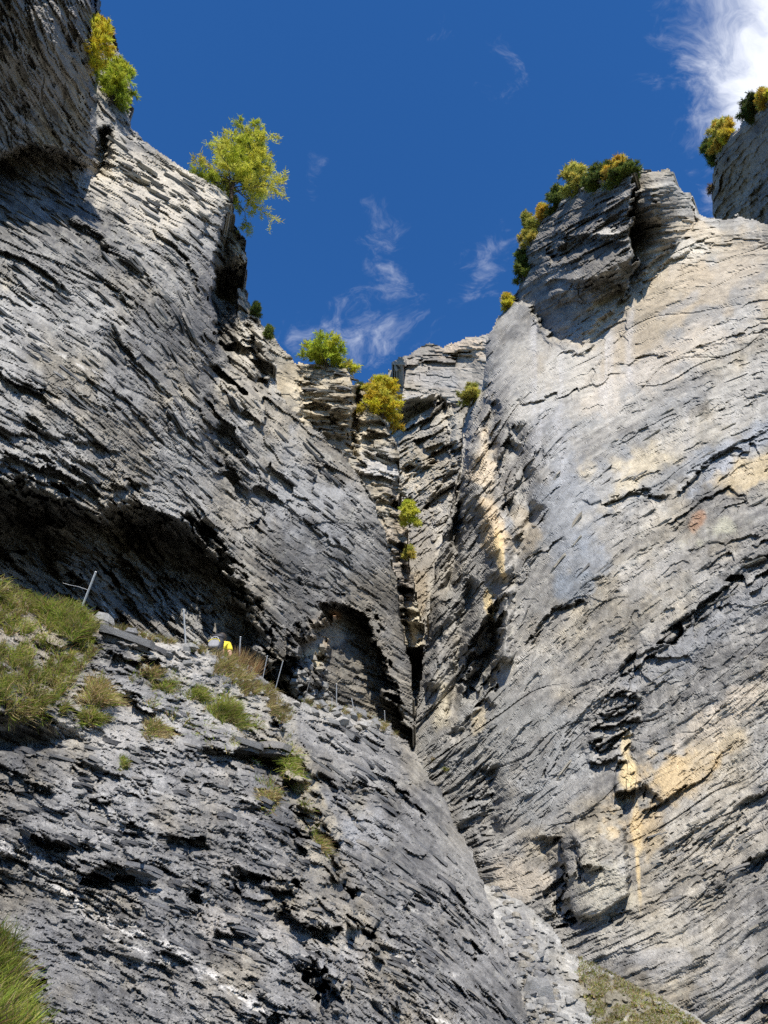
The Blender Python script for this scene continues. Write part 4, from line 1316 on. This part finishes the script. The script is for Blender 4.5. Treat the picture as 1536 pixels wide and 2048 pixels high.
def conifer(name, label, cat, base, H, R, palette, seed, lean=(0, 0), branches=60, tufts=9, skew=(0, 0), group=None, flat=1.0, low=.08, nl=.2, nw=.06, taper=.75, rise=.15, dense=1.0):
    rng = np.random.default_rng(seed)
    root = bpy.data.objects.new(name, None)
    COL.objects.link(root)
    root.location = base
    root['label'] = label
    root['category'] = cat
    if group:
        root['group'] = group
    ts = np.linspace(0, 1, 8)
    trunk = np.stack([lean[0] * H * ts ** 1.3 + .03 * H * np.sin(ts * 5 + seed), lean[1] * H * ts ** 1.3 + .02 * H * np.cos(ts * 4 + seed), H * ts], -1)
    trunk[0] = (0, 0, -.12)
    v, f = tube(trunk, H * .022 * (1 - ts * .85) + .006, 7)
    limbs, P, A, C = [(v, f)], [], [], []
    pal = np.asarray(palette)
    for b in range(branches):
        fr = low + (1 - low) * (b + rng.uniform(0, 1)) / branches
        fr = min(fr, .985)
        org = np.array([np.interp(fr, ts, trunk[:, k]) for k in range(3)])
        az = b * 2.4 + rng.uniform(-.5, .5)
        L = R * ((1 - fr) ** taper * .95 + .1) * (rng.uniform(.4, 1.28) if cat == 'larch' else rng.uniform(.3, 1.35))
        d = np.array([math.cos(az), math.sin(az), 0])
        L *= 1 + skew[0] * d[0] + skew[1] * d[1]
        s = np.linspace(0, 1, 6)
        pts = org + d * (L * s)[:, None] + np.array([0, 0, 1]) * (L * (rise * s - .28 * s ** 2 * (1 - fr) + .14 * s ** 3))[:, None] * flat
        pts[1:] += rng.normal(0, .03 * L, (5, 3))
        limbs.append(tube(pts, (.035 * L * .3 + .006) * (1 - .8 * s), 4))
        clump = rng.uniform(.75, 1.25)
        base_c = pal[rng.integers(len(pal))]
        nt = max(4, int(3 + L / (.10 * R + .08) * 1.3))
        for k in range(nt):
            u = rng.uniform(.12, 1) ** .75
            o = np.array([np.interp(u, s, pts[:, q_]) for q_ in range(3)])
            tl = L * rng.uniform(.14, .42) * (1.15 - u * .5)
            ta = az + rng.choice([-1, 1]) * rng.uniform(.4, 1.4)
            td = np.array([math.cos(ta), math.sin(ta), rng.uniform(-.55, .45)])
            m_ = int(tufts * dense)
            uu = rng.uniform(0, 1, m_)
            pp = o + td * (tl * uu)[:, None] + rng.normal(0, .02 * R, (m_, 3))
            aa = td * .7 + rng.normal(0, .75, (m_, 3)) + np.array([0, 0, .25])
            P.append(pp)
            A.append(aa)
            cc = base_c * (.6 + .4 * rng.uniform(.5, 1.5)) + rng.normal(0, .012, (m_, 3))
            C.append(np.clip(cc * clump * rng.uniform(.8, 1.2, (m_, 1)), .008, .6))
    v, f = join_tubes(limbs)
    link('trunk', make_mesh('trunk', v, f, M_BARK), root)
    v, f, c = needles(np.concatenate(P), np.concatenate(A), nl, nw, np.concatenate(C), rng)
    link('crown', make_mesh('crown', v, f, M_LEAF, c), root)
    return root


GREEN = [(0.446, 0.504, 0.065), (0.558, 0.554, 0.075), (0.364, 0.429, 0.065), (0.67, 0.605, 0.095)]
LIME_ = [(0.383, 0.468, 0.054), (0.495, 0.527, 0.064), (0.315, 0.39, 0.054)]
YELLOW = [(0.837, 0.538, 0.056), (0.718, 0.502, 0.064), (0.85, 0.553, 0.047), (0.559, 0.468, 0.072)]
GOLD = [(0.773, 0.483, 0.056), (0.676, 0.419, 0.07), (0.58, 0.435, 0.098)]
OLIVE = [(0.46, 0.416, 0.097), (0.595, 0.494, 0.117), (0.325, 0.338, 0.077)]
DARKG = [(0.123, 0.165, 0.043), (0.164, 0.203, 0.049), (0.095, 0.128, 0.038)]
RIM = 'larches and shrubs on the cliff rims'


def spot(m, px, py, dx=0, dy=0, dz=0):
    P, N = m.at(px, py)
    return P + np.array([dx, dy, dz])


def mpx(m, px, py, n):
    return n * px_size(m, px, py)


def plant(kind, label, cat, m, px, py, hpx, rpx, pal, seed, **kw):
    """height and spread measured on the photograph, in its pixels at that distance"""
    s = px_size(m, px, py)
    el = math.asin(min(.95, ray(px, py)[2] / np.linalg.norm(ray(px, py))))
    H = hpx * s / max(.45, math.cos(el))
    return conifer(kind, label, cat, spot(m, px, py), H, rpx * s, pal, seed, group=RIM, nl=kw.pop('nl', 7.5 * s), nw=kw.pop('nw', 1.25 * s), dense=2.6, **kw)


plant('larch_tree', 'largest green larch, leaning out from the tip of the slate cliff', 'larch', left, 461, 402, 120, 92, GREEN, 3, lean=(.14, -.05), branches=95, tufts=13, skew=(.1, -.1), low=.1, taper=.55)
plant('larch_tree', 'bright yellow small larch high on the top corner of the slate cliff', 'larch', left, 166, 122, 78, 44, YELLOW, 5, branches=54, tufts=12, lean=(.08, -.05), taper=.5)
plant('larch_tree', 'lime green small larch just below the yellow one at the cliff top', 'larch', left, 218, 208, 78, 46, LIME_, 6, branches=54, tufts=12, lean=(0, -.05), taper=.5)
plant('larch_tree', 'low spreading green larch standing on top of the pale bedded tower', 'larch', tower, 652, 738, 40, 56, LIME_, 7, branches=54, tufts=11, low=.12, taper=.45, rise=.35)
plant('larch_tree', 'golden yellow larch beside the bedded tower in the middle of the gorge', 'larch', tower, 764, 836, 80, 45, YELLOW, 8, branches=72, tufts=13, low=.05, taper=.5, lean=(.04, -.02))
plant('shrub', 'sparse wispy bush on the right edge of the tower top', 'shrub', tower, 700, 742, 14, 18, OLIVE, 9, branches=12, tufts=4)
plant('shrub', 'tiny dark bush in the notch behind the yellow larch', 'shrub', tower, 720, 782, 12, 9, DARKG, 10, branches=14, tufts=7)
plant('shrub', 'dark green shrub clinging to the ridge under the big larch', 'shrub', left, 510, 632, 22, 9, DARKG, 11, branches=24, tufts=8)
plant('shrub', 'dark evergreen shrub lower down the same ridge above the tower', 'shrub', left, 536, 676, 20, 9, DARKG, 12, branches=24, tufts=8)
plant('shrub', 'round olive bush on the edge of the golden rib', 'shrub', right, 944, 802, 28, 22, OLIVE, 13, branches=30, tufts=10, taper=.4)
plant('shrub', 'green bush growing in the narrow cleft beside the tower', 'shrub', tower, 818, 1052, 50, 17, GREEN, 14, branches=36, tufts=9, taper=.4)
plant('shrub', 'small yellowish tuft of bush lower in the narrow cleft', 'shrub', tower, 818, 1118, 24, 12, OLIVE, 15, branches=16, tufts=7)
plant('larch_tree', 'tiny yellow larch alone on the skyline of the right wall', 'larch', right, 1016, 618, 28, 11, YELLOW, 16, branches=26, tufts=8, taper=.4)
plant('shrub', 'dark green shrub lowest on the left edge of the rock cap', 'shrub', right, 1050, 560, 58, 18, DARKG, 17, branches=34, tufts=10, taper=.4)
plant('shrub', 'olive green shrub midway up the left edge of the rock cap', 'shrub', right, 1062, 490, 60, 20, OLIVE, 18, branches=36, tufts=10, taper=.4)
plant('shrub', 'small orange bush on the left shoulder of the rock cap', 'shrub', right, 1088, 438, 24, 14, GOLD, 19, branches=24, tufts=9, taper=.4)
plant('shrub', 'dense dark green bush between the orange bush and the rim larches', 'shrub', right, 1120, 414, 30, 22, DARKG, 20, branches=36, tufts=11, taper=.4)
plant('larch_tree', 'olive larch on the crest of the rock cap', 'larch', right, 1160, 384, 50, 32, OLIVE, 21, branches=44, tufts=11, taper=.4)
plant('larch_tree', 'thin golden larch rising behind the dark pine scrub', 'larch', right, 1240, 358, 36, 32, GOLD, 22, branches=34, tufts=8, taper=.45)
plant('shrub', 'low dark pine scrub on top of the rock cap', 'shrub', right, 1200, 374, 24, 34, DARKG, 23, branches=50, tufts=12, taper=.3, flat=.6)
plant('shrub', 'dark pine scrub at the right end of the rock cap crest', 'shrub', right, 1250, 360, 18, 30, DARKG, 24, branches=46, tufts=12, taper=.3, flat=.6)
plant('larch_tree', 'pale golden larch at the rim of the dark buttress', 'larch', butt, 1450, 288, 42, 26, OLIVE + GOLD, 25, branches=36, tufts=10, taper=.45)
plant('shrub', 'bright yellow bush set against the dark buttress', 'shrub', butt, 1456, 280, 16, 13, YELLOW, 26, branches=24, tufts=9, taper=.3)
plant('shrub', 'dark green scrub hanging down the left edge of the buttress', 'shrub', butt, 1436, 322, 44, 20, DARKG, 27, branches=44, tufts=11, taper=.35)
plant('shrub', 'wispy brown tuft low on the left edge of the buttress', 'shrub', butt, 1424, 384, 12, 10, [(.2, .15, .09)], 28, branches=10, tufts=4)
plant('shrub', 'green scrub on the buttress top at the edge of the picture', 'shrub', butt, 1512, 226, 28, 26, [(.09, .11, .035), (.07, .09, .03)], 29, branches=44, tufts=11, taper=.35)
plant('larch_tree', 'orange larch tip above the green scrub on the buttress', 'larch', butt, 1532, 208, 26, 16, GOLD, 30, branches=26, tufts=9, taper=.45)


# ------------------------------------------------------------------ grass
G_GREEN = [(0.172, 0.232, 0.038), (0.223, 0.289, 0.049), (0.264, 0.289, 0.052)]
G_STRAW = [(0.375, 0.3, 0.15), (0.312, 0.25, 0.112), (0.45, 0.362, 0.2)]
G_BROWN = [(0.204, 0.12, 0.06), (0.24, 0.156, 0.084)]


def blades(m, pts, length, width, pal, wts, seed, spread=.45, droop=.5, patchy=0.0, tuss=110, loose=(.25, .9)):
    rng = np.random.default_rng(seed)
    pal = np.concatenate([np.asarray(p_) for p_ in pal])
    pr = np.concatenate([np.full(n, w_ / n) for n, w_ in wts])
    pr /= pr.sum()
    B, N, K = [], [], []
    pts = np.asarray(pts)
    cen = pts[rng.permutation(len(pts))[:max(1, int(len(pts) / tuss))]]
    near = np.concatenate([((c_[:, None] - cen[None]) ** 2).sum(-1).argmin(1) for c_ in np.array_split(pts, max(1, len(pts) // 2000))])
    pull = rng.uniform(loose[0], loose[1], len(pts))[:, None]
    off = pts - cen[near]
    pts = cen[near] + off * pull
    Rr = []
    shade = rng.uniform(.7, 1.3, len(cen))
    for ip, (px, py) in enumerate(pts):
        if not on_mass(m, px, py):
            continue
        if patchy and vn(np.array([px / 26.]), np.array([py / 20.]), 5)[0] + .5 * vn(np.array([px / 9.]), np.array([py / 8.]), 6)[0] < patchy - .35:
            continue
        P, Nn = m.at(px, py)
        B.append(P)
        N.append(Nn)
        K.append(vn(np.array([px / 30.]), np.array([py / 30.]), 8)[0] + 2 * (shade[near[ip]] - 1))
        Rr.append((off[ip, 0], 0, -off[ip, 1]))
    B = np.array(B)
    N = np.array(N)
    K = np.array(K)
    Rr = np.array(Rr)
    if tuss > 1e6:                       # a single tuft stays on its own ledge
        near_ = np.abs((B - B[0])[:, 1]) < 2.4 * length
        B, N, K, Rr = B[near_], N[near_], K[near_], Rr[near_]
    n = len(B)
    d = unit(np.array([0, 0, .9]) + N * .45 + rng.normal(0, spread, (n, 3)) + np.array(Rr) / 14.0 * .5)
    L = length * rng.uniform(.5, 1.35, n)[:, None]
    side = unit(np.cross(d, rng.normal(0, 1, (n, 3)))) * width * rng.uniform(.6, 1.3, n)[:, None]
    out = unit(N * np.array([1, 1, 0]) + rng.normal(0, .4, (n, 3)) * np.array([1, 1, .2]))
    B = B - d * .03
    p1 = B + d * L * .55
    p2 = p1 + unit(d * (1 - droop) + out * droop * .9 + np.array([0, 0, -.35 * droop])) * L * .5
    V = np.stack([B - side, B + side, p1 + side * .8, p1 - side * .8, p2 + side * .2, p2 - side * .2], 1).reshape(-1, 3)
    i = np.arange(n)[:, None] * 6
    F = np.concatenate([i + np.array([[0, 1, 2, 3]]), i + np.array([[3, 2, 4, 5]])])
    C = pal[rng.choice(len(pal), n, p=pr)] * rng.uniform(.7, 1.25, (n, 1)) * np.clip(1 + .3 * K[:, None], .45, 1.7)
    return V, F, np.repeat(C, 6, 0)


def grass(name, parts, mat=M_LEAF, **props):
    V, F, C, o = [], [], [], 0
    for v, f, c in parts:
        V.append(v)
        F.append(f + o)
        C.append(c)
        o += len(v)
    return link(name, make_mesh(name, np.concatenate(V), np.concatenate(F), mat, np.concatenate(C)), **props)


gr = np.random.default_rng(12)


def region(m, poly, n):
    return surf_px(m, poly, n, gr)


mixed = ([G_GREEN, G_STRAW, G_BROWN], [(3, .56), (3, .29), (2, .15)])
lush = ([G_GREEN, G_STRAW, G_BROWN], [(3, .72), (3, .2), (2, .08)])
dry = ([G_GREEN, G_STRAW, G_BROWN], [(3, .25), (3, .55), (2, .2)])
grass('grass', [blades(slope, region(slope, [(-200, 1110), (-60, 1150), (0, 1166), (60, 1200), (160, 1215), (200, 1250), (190, 1310), (140, 1380), (130, 1450), (100, 1462), (60, 1430), (0, 1420), (-200, 1420)], 27000), .25, .005, *mixed, 1, droop=.7, patchy=.27)],
      kind='stuff', label='thick green and straw coloured turf hanging over the left end of the slope')
grass('grass', [blades(slope, region(slope, [(70, 1205), (160, 1215), (190, 1250), (150, 1290), (80, 1250)], 2600), .22, .006, *lush, 2)], kind='stuff', label='bright green turf by the foot of the tilted post')
grass('grass', [blades(slope, region(slope, [(365, 1292), (430, 1306), (478, 1318), (500, 1350), (560, 1392), (590, 1440), (560, 1450), (500, 1400), (440, 1370), (390, 1330)], 7500), .20, .0055, *dry, 3, patchy=.15),
                blades(slope, region(slope, [(210, 1248), (330, 1280), (370, 1292), (330, 1290), (230, 1262)], 1200), .13, .005, *dry, 4, patchy=.2),
                blades(slope, region(slope, [(600, 1402), (720, 1424), (785, 1452), (810, 1482), (780, 1470), (700, 1436), (620, 1415)], 3200), .16, .006, *dry, 5, patchy=.1)],
      kind='stuff', label='dry straw and green grass along the edge of the path')
grass('grass', [blades(slope, region(slope, [(-200, 1830), (-60, 1870), (10, 1900), (30, 1960), (45, 2040), (60, 2120), (-200, 2120)], 13000), .24, .005, *lush, 6, droop=.4)], kind='stuff', label='bright green grass in the bottom corner of the near slope')
grass('grass', [blades(slope, region(slope, [(250, 1300), (600, 1420), (620, 1560), (660, 1720), (560, 1600), (420, 1500), (260, 1400)], 4200), .11, .005, *mixed, 7, patchy=.42)], kind='stuff', label='thin scattered grass and herbs between the ledges')
grass('grass', [blades(scree, region(scree, [(1140, 1908), (1200, 1925), (1260, 1965), (1330, 2000), (1400, 2045), (1440, 2100), (1200, 2100), (1170, 2000)], 24000), .07, .0055, [G_GREEN, G_STRAW, G_BROWN], [(3, .42), (3, .38), (2, .2)], 8, patchy=.12, tuss=40, loose=(.7, 1.5))], kind='stuff', label='short olive turf on the bank at the foot of the pale wall')
grass('dry_grass', [blades(slope, region(slope, [(452, 1312), (480, 1322), (512, 1345), (520, 1362), (470, 1330)], 420), .34, .005, [G_BROWN, G_STRAW], [(2, .7), (3, .3)], 9, spread=.16, droop=.15)], kind='stuff', label='tall brown stalks standing beside the hiker')

TUFTS = [
    (198, 1392, 34, 36, .24, dry, 'round reddish brown grass tuft on bare scree'),
    (185, 1440, 30, 18, .17, mixed, 'flat green tuft below the reddish brown one'),
    (40, 1428, 32, 16, .18, dry, 'straw coloured tuft under the overhanging turf'),
    (305, 1348, 28, 16, .17, dry, 'small dry tuft beneath the dark flat slab'),
    (330, 1375, 30, 14, .15, mixed, 'low tuft on a ledge just above the dark crack'),
    (455, 1425, 46, 38, .20, lush, 'broad bright green tuft on the middle of the slope'),
    (400, 1390, 26, 20, .16, lush, 'leafy tuft left of the broad bright green one'),
    (315, 1465, 30, 22, .17, dry, 'thin straw coloured tuft hanging over bare rock'),
    (585, 1535, 26, 34, .20, lush, 'green tuft hanging beneath the dark ledge on the rib'),
    (535, 1600, 28, 24, .16, dry, 'pale dry tuft left of the rib edge'),
    (600, 1580, 16, 30, .16, dry, 'narrow dry tuft running down the rib edge'),
    (640, 1690, 18, 26, .15, dry, 'small straw tuft low on the rib edge'),
    (560, 1430, 22, 18, .16, mixed, 'tuft on the brow where the rib begins'),
    (248, 1530, 9, 16, .12, mixed, 'tiny tuft alone in the grey rock face'),
    (892, 1540, 8, 6, .12, lush, 'tiny green tuft at the foot of the cleft'),
    (868, 1518, 9, 6, .12, dry, 'tiny dry tuft just above the scree gully'),
]
for i, (x, y, rx, ry, ln, mixd, lab) in enumerate(TUFTS):
    m_ = right if x > 860 else slope
    n_ = int(rx * ry * 1.3) + 90
    a_ = gr.uniform(0, 2 * np.pi, n_)
    r_ = np.sqrt(gr.uniform(0, 1, n_))
    lob = 1 + .35 * np.sin(a_ * 3 + i) + .2 * np.sin(a_ * 5 + 2 * i)
    pts_ = [(x + rx * r_[k] * lob[k] * math.cos(a_[k]) + .25 * ry * r_[k] * math.sin(a_[k]), y + ry * .85 * r_[k] * lob[k] * math.sin(a_[k])) for k in range(n_)]
    pts_.insert(0, (x, y))
    grass('grass_tuft', [blades(m_, pts_, ln, .0055 if x < 860 else .012, *mixd, 40 + i, droop=.65, tuss=1e9, loose=(.45, 1.0))], label=lab, category='grass tuft', group='grass tufts on the near slope')


# ------------------------------------------------------------------ marker posts along the path
M_POST = plain_material('galvanised', (.62, .61, .58), .5, 0.0, .12, 30)
M_WOOD = plain_material('grey_wood', (.26, .24, .21), .85, 0, .3, 25)


def post(top, bot, r, label, mat=M_POST):
    xb, yb = bot
    s, _ = slope.at(xb, yb + 5)
    d = (s - CAM)[1] / ray(xb, yb)[1]
    B = CAM + d * ray(xb, yb + 4)
    T = CAM + d * ray(*top)
    root = bpy.data.objects.new('fence_post', None)
    COL.objects.link(root)
    root.location = B
    root['label'] = label
    root['category'] = 'post'
    root['group'] = 'thin posts along the path edge'
    r = r * .85
    ax = T - B
    B0 = -ax / np.linalg.norm(ax) * .12
    v, f = tube(np.array([B0, ax * .5, ax * .985]), [r, r, r], 8)
    link('pole', make_mesh('pole', v, f, mat, smooth=True), root)
    v, f = tube(np.array([ax * .98, ax * .995, ax * 1.004]), [r * 1.12, r * 1.1, r * .1], 8)
    link('cap', make_mesh('cap', v, f, mat), root)
    return root


post((192, 1143), (164, 1210), .020, 'tallest pale post, tilted right above the green turf')
post((367, 1218), (371, 1279), .018, 'upright white post left of the hiker')
post((481, 1273), (478, 1316), .017, 'white post among brown stalks right of the hiker')
post((535, 1311), (526, 1350), .013, 'leaning post, first one down the path past the brown stalks')
post((566, 1322), (553, 1366), .012, 'leaning post standing before the dark rock foot, second past the stalks')
post((622, 1352), (607, 1404), .012, 'thin dark weathered stick leaning before the white rubble', M_WOOD)
post((673, 1367), (673, 1412), .016, 'upright pale post in front of the small dark overhang')
post((664, 1396), (664, 1410), .014, 'very short stub of post beside the upright pale one')
post((703, 1396), (708, 1418), .014, 'short pale post tilted left on the grassy edge')
post((769, 1421), (770, 1440), .014, 'last short post where the path enters the cleft')

# slack wire that runs back from the first post
pw = [(126, 1166), (140, 1170), (156, 1173), (176, 1180)]
s0, _ = slope.at(164, 1216)
dw = (s0 - CAM)[1] / ray(164, 1210)[1]
v, f = tube(np.array([CAM + (dw + .5 - i * .16) * ray(*q_) for i, q_ in enumerate(pw)]), [.003] * 4, 5)
link('wire', make_mesh('wire', v, f, M_POST), label='thin slack wire reaching to the tilted post', category='wire')

# ------------------------------------------------------------------ the hiker on the path, seen from behind
def skin_mesh(name, joints, bones, mat, parent, sub=1, root=0):
    me = bpy.data.meshes.new(name)
    keys = list(joints)
    me.from_pydata([joints[k][0] for k in keys], [(keys.index(a), keys.index(b)) for a, b in bones], [])
    ob = link(name, me, parent)
    ob.modifiers.new('skin', 'SKIN')
    for i, k in enumerate(keys):
        r = joints[k][1]
        me.skin_vertices[0].data[i].radius = r if isinstance(r, tuple) else (r, r)
    me.skin_vertices[0].data[root].use_root = True
    sd = ob.modifiers.new('round', 'SUBSURF')
    sd.levels = sub
    sd.render_levels = sub + 1
    me.materials.append(mat)
    return ob


def hiker():
    d0, _ = slope.at(440, 1314)
    Y = d0[1] + .62
    top = CAM + ray(438, 1269) * ((Y - CAM[1]) / ray(438, 1269)[1])
    root = bpy.data.objects.new('person', None)
    COL.objects.link(root)
    root.location = top - np.array([0, .12, 1.52])
    root['label'] = 'hiker in a yellow shirt walking away along the path, bent forward'
    root['category'] = 'person'
    skin = plain_material('skin', (.50, .29, .20), .55, vary=.08)
    shirt = plain_material('yellow_shirt', (.66, .54, .04), .8, vary=.1)
    cloth = plain_material('dark_cloth', (.035, .037, .042), .85, vary=.2)
    hairm = plain_material('dark_hair', (.03, .022, .016), .6, vary=.4, scale=60)
    J = {'pelvis': ((0, 0, .93), (.15, .11)), 'waist': ((0, .1, 1.1), (.135, .10)), 'chest': ((0, .24, 1.28), (.16, .11)), 'neck': ((0, .36, 1.42), .055), 'jaw': ((0, .43, 1.47), (.065, .075)),
         'head': ((0, .43, 1.55), (.078, .095)), 'crown': ((0, .42, 1.62), (.06, .075)), 'nose': ((0, .54, 1.53), .014)}
    E = [('pelvis', 'waist'), ('waist', 'chest'), ('chest', 'neck'), ('neck', 'jaw'), ('jaw', 'head'), ('head', 'crown'), ('head', 'nose')]
    for s, n in ((-1, 'l'), (1, 'r')):
        J.update({n + 'sho': ((s * .19, .27, 1.35), .062), n + 'elb': ((s * .255, .22, 1.10), .042), n + 'wri': ((s * .245, .30, .88), .03), n + 'palm': ((s * .24, .33, .80), (.036, .018)),
                  n + 'hip': ((s * .1, .0, .86), .085), n + 'kne': ((s * .11, .06 + s * .10, .48), .058), n + 'ank': ((s * .11, -.04 + s * .16, .09), .04), n + 'toe': ((s * .12, .13 + s * .16, .035), .035),
                  n + 'ear': ((s * .088, .43, 1.54), .014)})
        if s < 0:                                       # the left arm reaches forward to the rock
            J[n + 'elb'] = ((-.17, .50, 1.2), .042)
            J[n + 'wri'] = ((-.1, .70, 1.14), .03)
            J[n + 'palm'] = ((-.09, .76, 1.10), (.036, .018))
        hb = J[n + 'palm'][0]
        E += [('chest', n + 'sho'), (n + 'sho', n + 'elb'), (n + 'elb', n + 'wri'), (n + 'wri', n + 'palm'), ('pelvis', n + 'hip'), (n + 'hip', n + 'kne'), (n + 'kne', n + 'ank'), (n + 'ank', n + 'toe'), ('head', n + 'ear')]
        for i, (o, l) in enumerate([(-.03, .07), (-.01, .085), (.01, .08), (.03, .062)]):
            a, b = n + 'f%da' % i, n + 'f%db' % i
            J[a] = ((hb[0], hb[1] + .015 + o, hb[2] - l * .6), .009)
            J[b] = ((hb[0] - s * .015, hb[1] + .022 + o, hb[2] - l), .008)
            E += [(n + 'palm', a), (a, b)]
        J[n + 'th'] = ((hb[0] - s * .025, hb[1] + .045, hb[2] - .005), .01)
        E.append((n + 'palm', n + 'th'))
    skin_mesh('body', J, E, skin, root)
    grow = lambda k, g: (J[k][0], tuple(x + g for x in J[k][1]) if isinstance(J[k][1], tuple) else J[k][1] + g)
    S = {k: grow(k, .016) for k in ('waist', 'chest', 'lsho', 'rsho')}
    for s, n in ((-1, 'l'), (1, 'r')):
        S[n + 'slv'] = ((s * .245, .235, 1.19), .07) if s > 0 else ((-.18, .42, 1.25), .066)
    S['neckline'] = ((0, .33, 1.385), .075)
    skin_mesh('shirt', S, [('waist', 'chest'), ('chest', 'neckline'), ('chest', 'lsho'), ('chest', 'rsho'), ('lsho', 'lslv'), ('rsho', 'rslv')], shirt, root, root=1)
    T = {k: grow(k, .02) for k in ('pelvis', 'lhip', 'rhip', 'lkne', 'rkne', 'lank', 'rank')}
    skin_mesh('trousers', T, [('pelvis', 'lhip'), ('pelvis', 'rhip'), ('lhip', 'lkne'), ('rhip', 'rkne'), ('lkne', 'lank'), ('rkne', 'rank')], cloth, root)
    for n in 'lr':
        skin_mesh('boot', {'a': grow(n + 'ank', .016), 'b': grow(n + 'toe', .014)}, [('a', 'b')], cloth, root)
    bm = bmesh.new()
    bmesh.ops.create_uvsphere(bm, u_segments=16, v_segments=10, radius=1)
    for v in bm.verts:
        v.co = Vector((v.co.x * .1, v.co.y * .112 + .41, v.co.z * .105 + 1.575))
    bmesh.ops.delete(bm, geom=[v for v in bm.verts if v.co.z < 1.53 and v.co.y > .42], context='VERTS')
    me = bpy.data.meshes.new('hair')
    bm.to_mesh(me)
    me.materials.append(hairm)
    link('hair', me, root)
    # rucksack, carried on the back
    bag = bpy.data.objects.new('backpack', None)
    COL.objects.link(bag)
    bag.location = root.location
    bag['label'] = 'black rucksack with grey bands and a yellow edged pocket on the back of the hiker'
    bag['category'] = 'backpack'
    black = plain_material('black_nylon', (.022, .022, .026), .6, vary=.25, scale=40)
    greym = plain_material('grey_nylon', (.20, .20, .21), .7, vary=.2, scale=40)
    pale = plain_material('pale_webbing', (.46, .46, .45), .7, vary=.1)
    tilt = Matrix.Translation((0, -.02, 1.22)) @ Matrix.Rotation(math.radians(-32), 4, 'X')

    def pod(name, c, size, mat, parent, p=2.6):
        b2 = bmesh.new()
        bmesh.ops.create_uvsphere(b2, u_segments=20, v_segments=14, radius=1)
        for v in b2.verts:
            q = [math.copysign(abs(x) ** (2 / p), x) for x in v.co]
            v.co = tilt @ Vector((c[0] + q[0] * size[0], c[1] + q[1] * size[1], c[2] + q[2] * size[2]))
        m2 = bpy.data.meshes.new(name)
        b2.to_mesh(m2)
        m2.materials.append(mat)
        for pl in m2.polygons:
            pl.use_smooth = True
        return link(name, m2, parent)
    pod('bag_body', (0, 0, 0), (.15, .10, .26), black, bag)
    pod('bag_lid', (0, -.01, .23), (.135, .105, .07), black, bag)
    pocket = pod('front_pocket', (-.01, -.11, -.10), (.115, .05, .12), greym, bag, 3.2)

    def band(name, pts, r, mat, parent):
        v, f = tube(np.array([tuple(tilt @ Vector(q)) for q in pts]), [r] * len(pts), 6)
        return link(name, make_mesh(name, v, f, mat, smooth=True), parent)
    arc = lambda cx, cz, rx, rz, y, a0, a1, n=11: [(cx + rx * math.cos(math.radians(a0 + (a1 - a0) * i / (n - 1))), y, cz + rz * math.sin(math.radians(a0 + (a1 - a0) * i / (n - 1)))) for i in range(n)]
    band('pocket_piping', arc(-.01, -.09, .118, .115, -.15, 8, 172), .007, shirt, pocket)
    band('strap_band', arc(-.03, .07, .075, .08, -.112, 0, 180), .008, pale, bag)
    for x in (-.07, -.02):
        band('strap_band', [(x, -.116, .13), (x, -.118, .08), (x, -.118, .03)], .006, greym, bag)
    band('lid_seam', arc(0, .22, .115, .075, -.075, 20, 160), .006, greym, bag)
    for s in (-1, 1):
        band('shoulder_strap', [(s * .09, .08, .24), (s * .12, .15, .30), (s * .13, .26, .26), (s * .13, .3, .1)], .016, black, bag)
    return root


hiker()
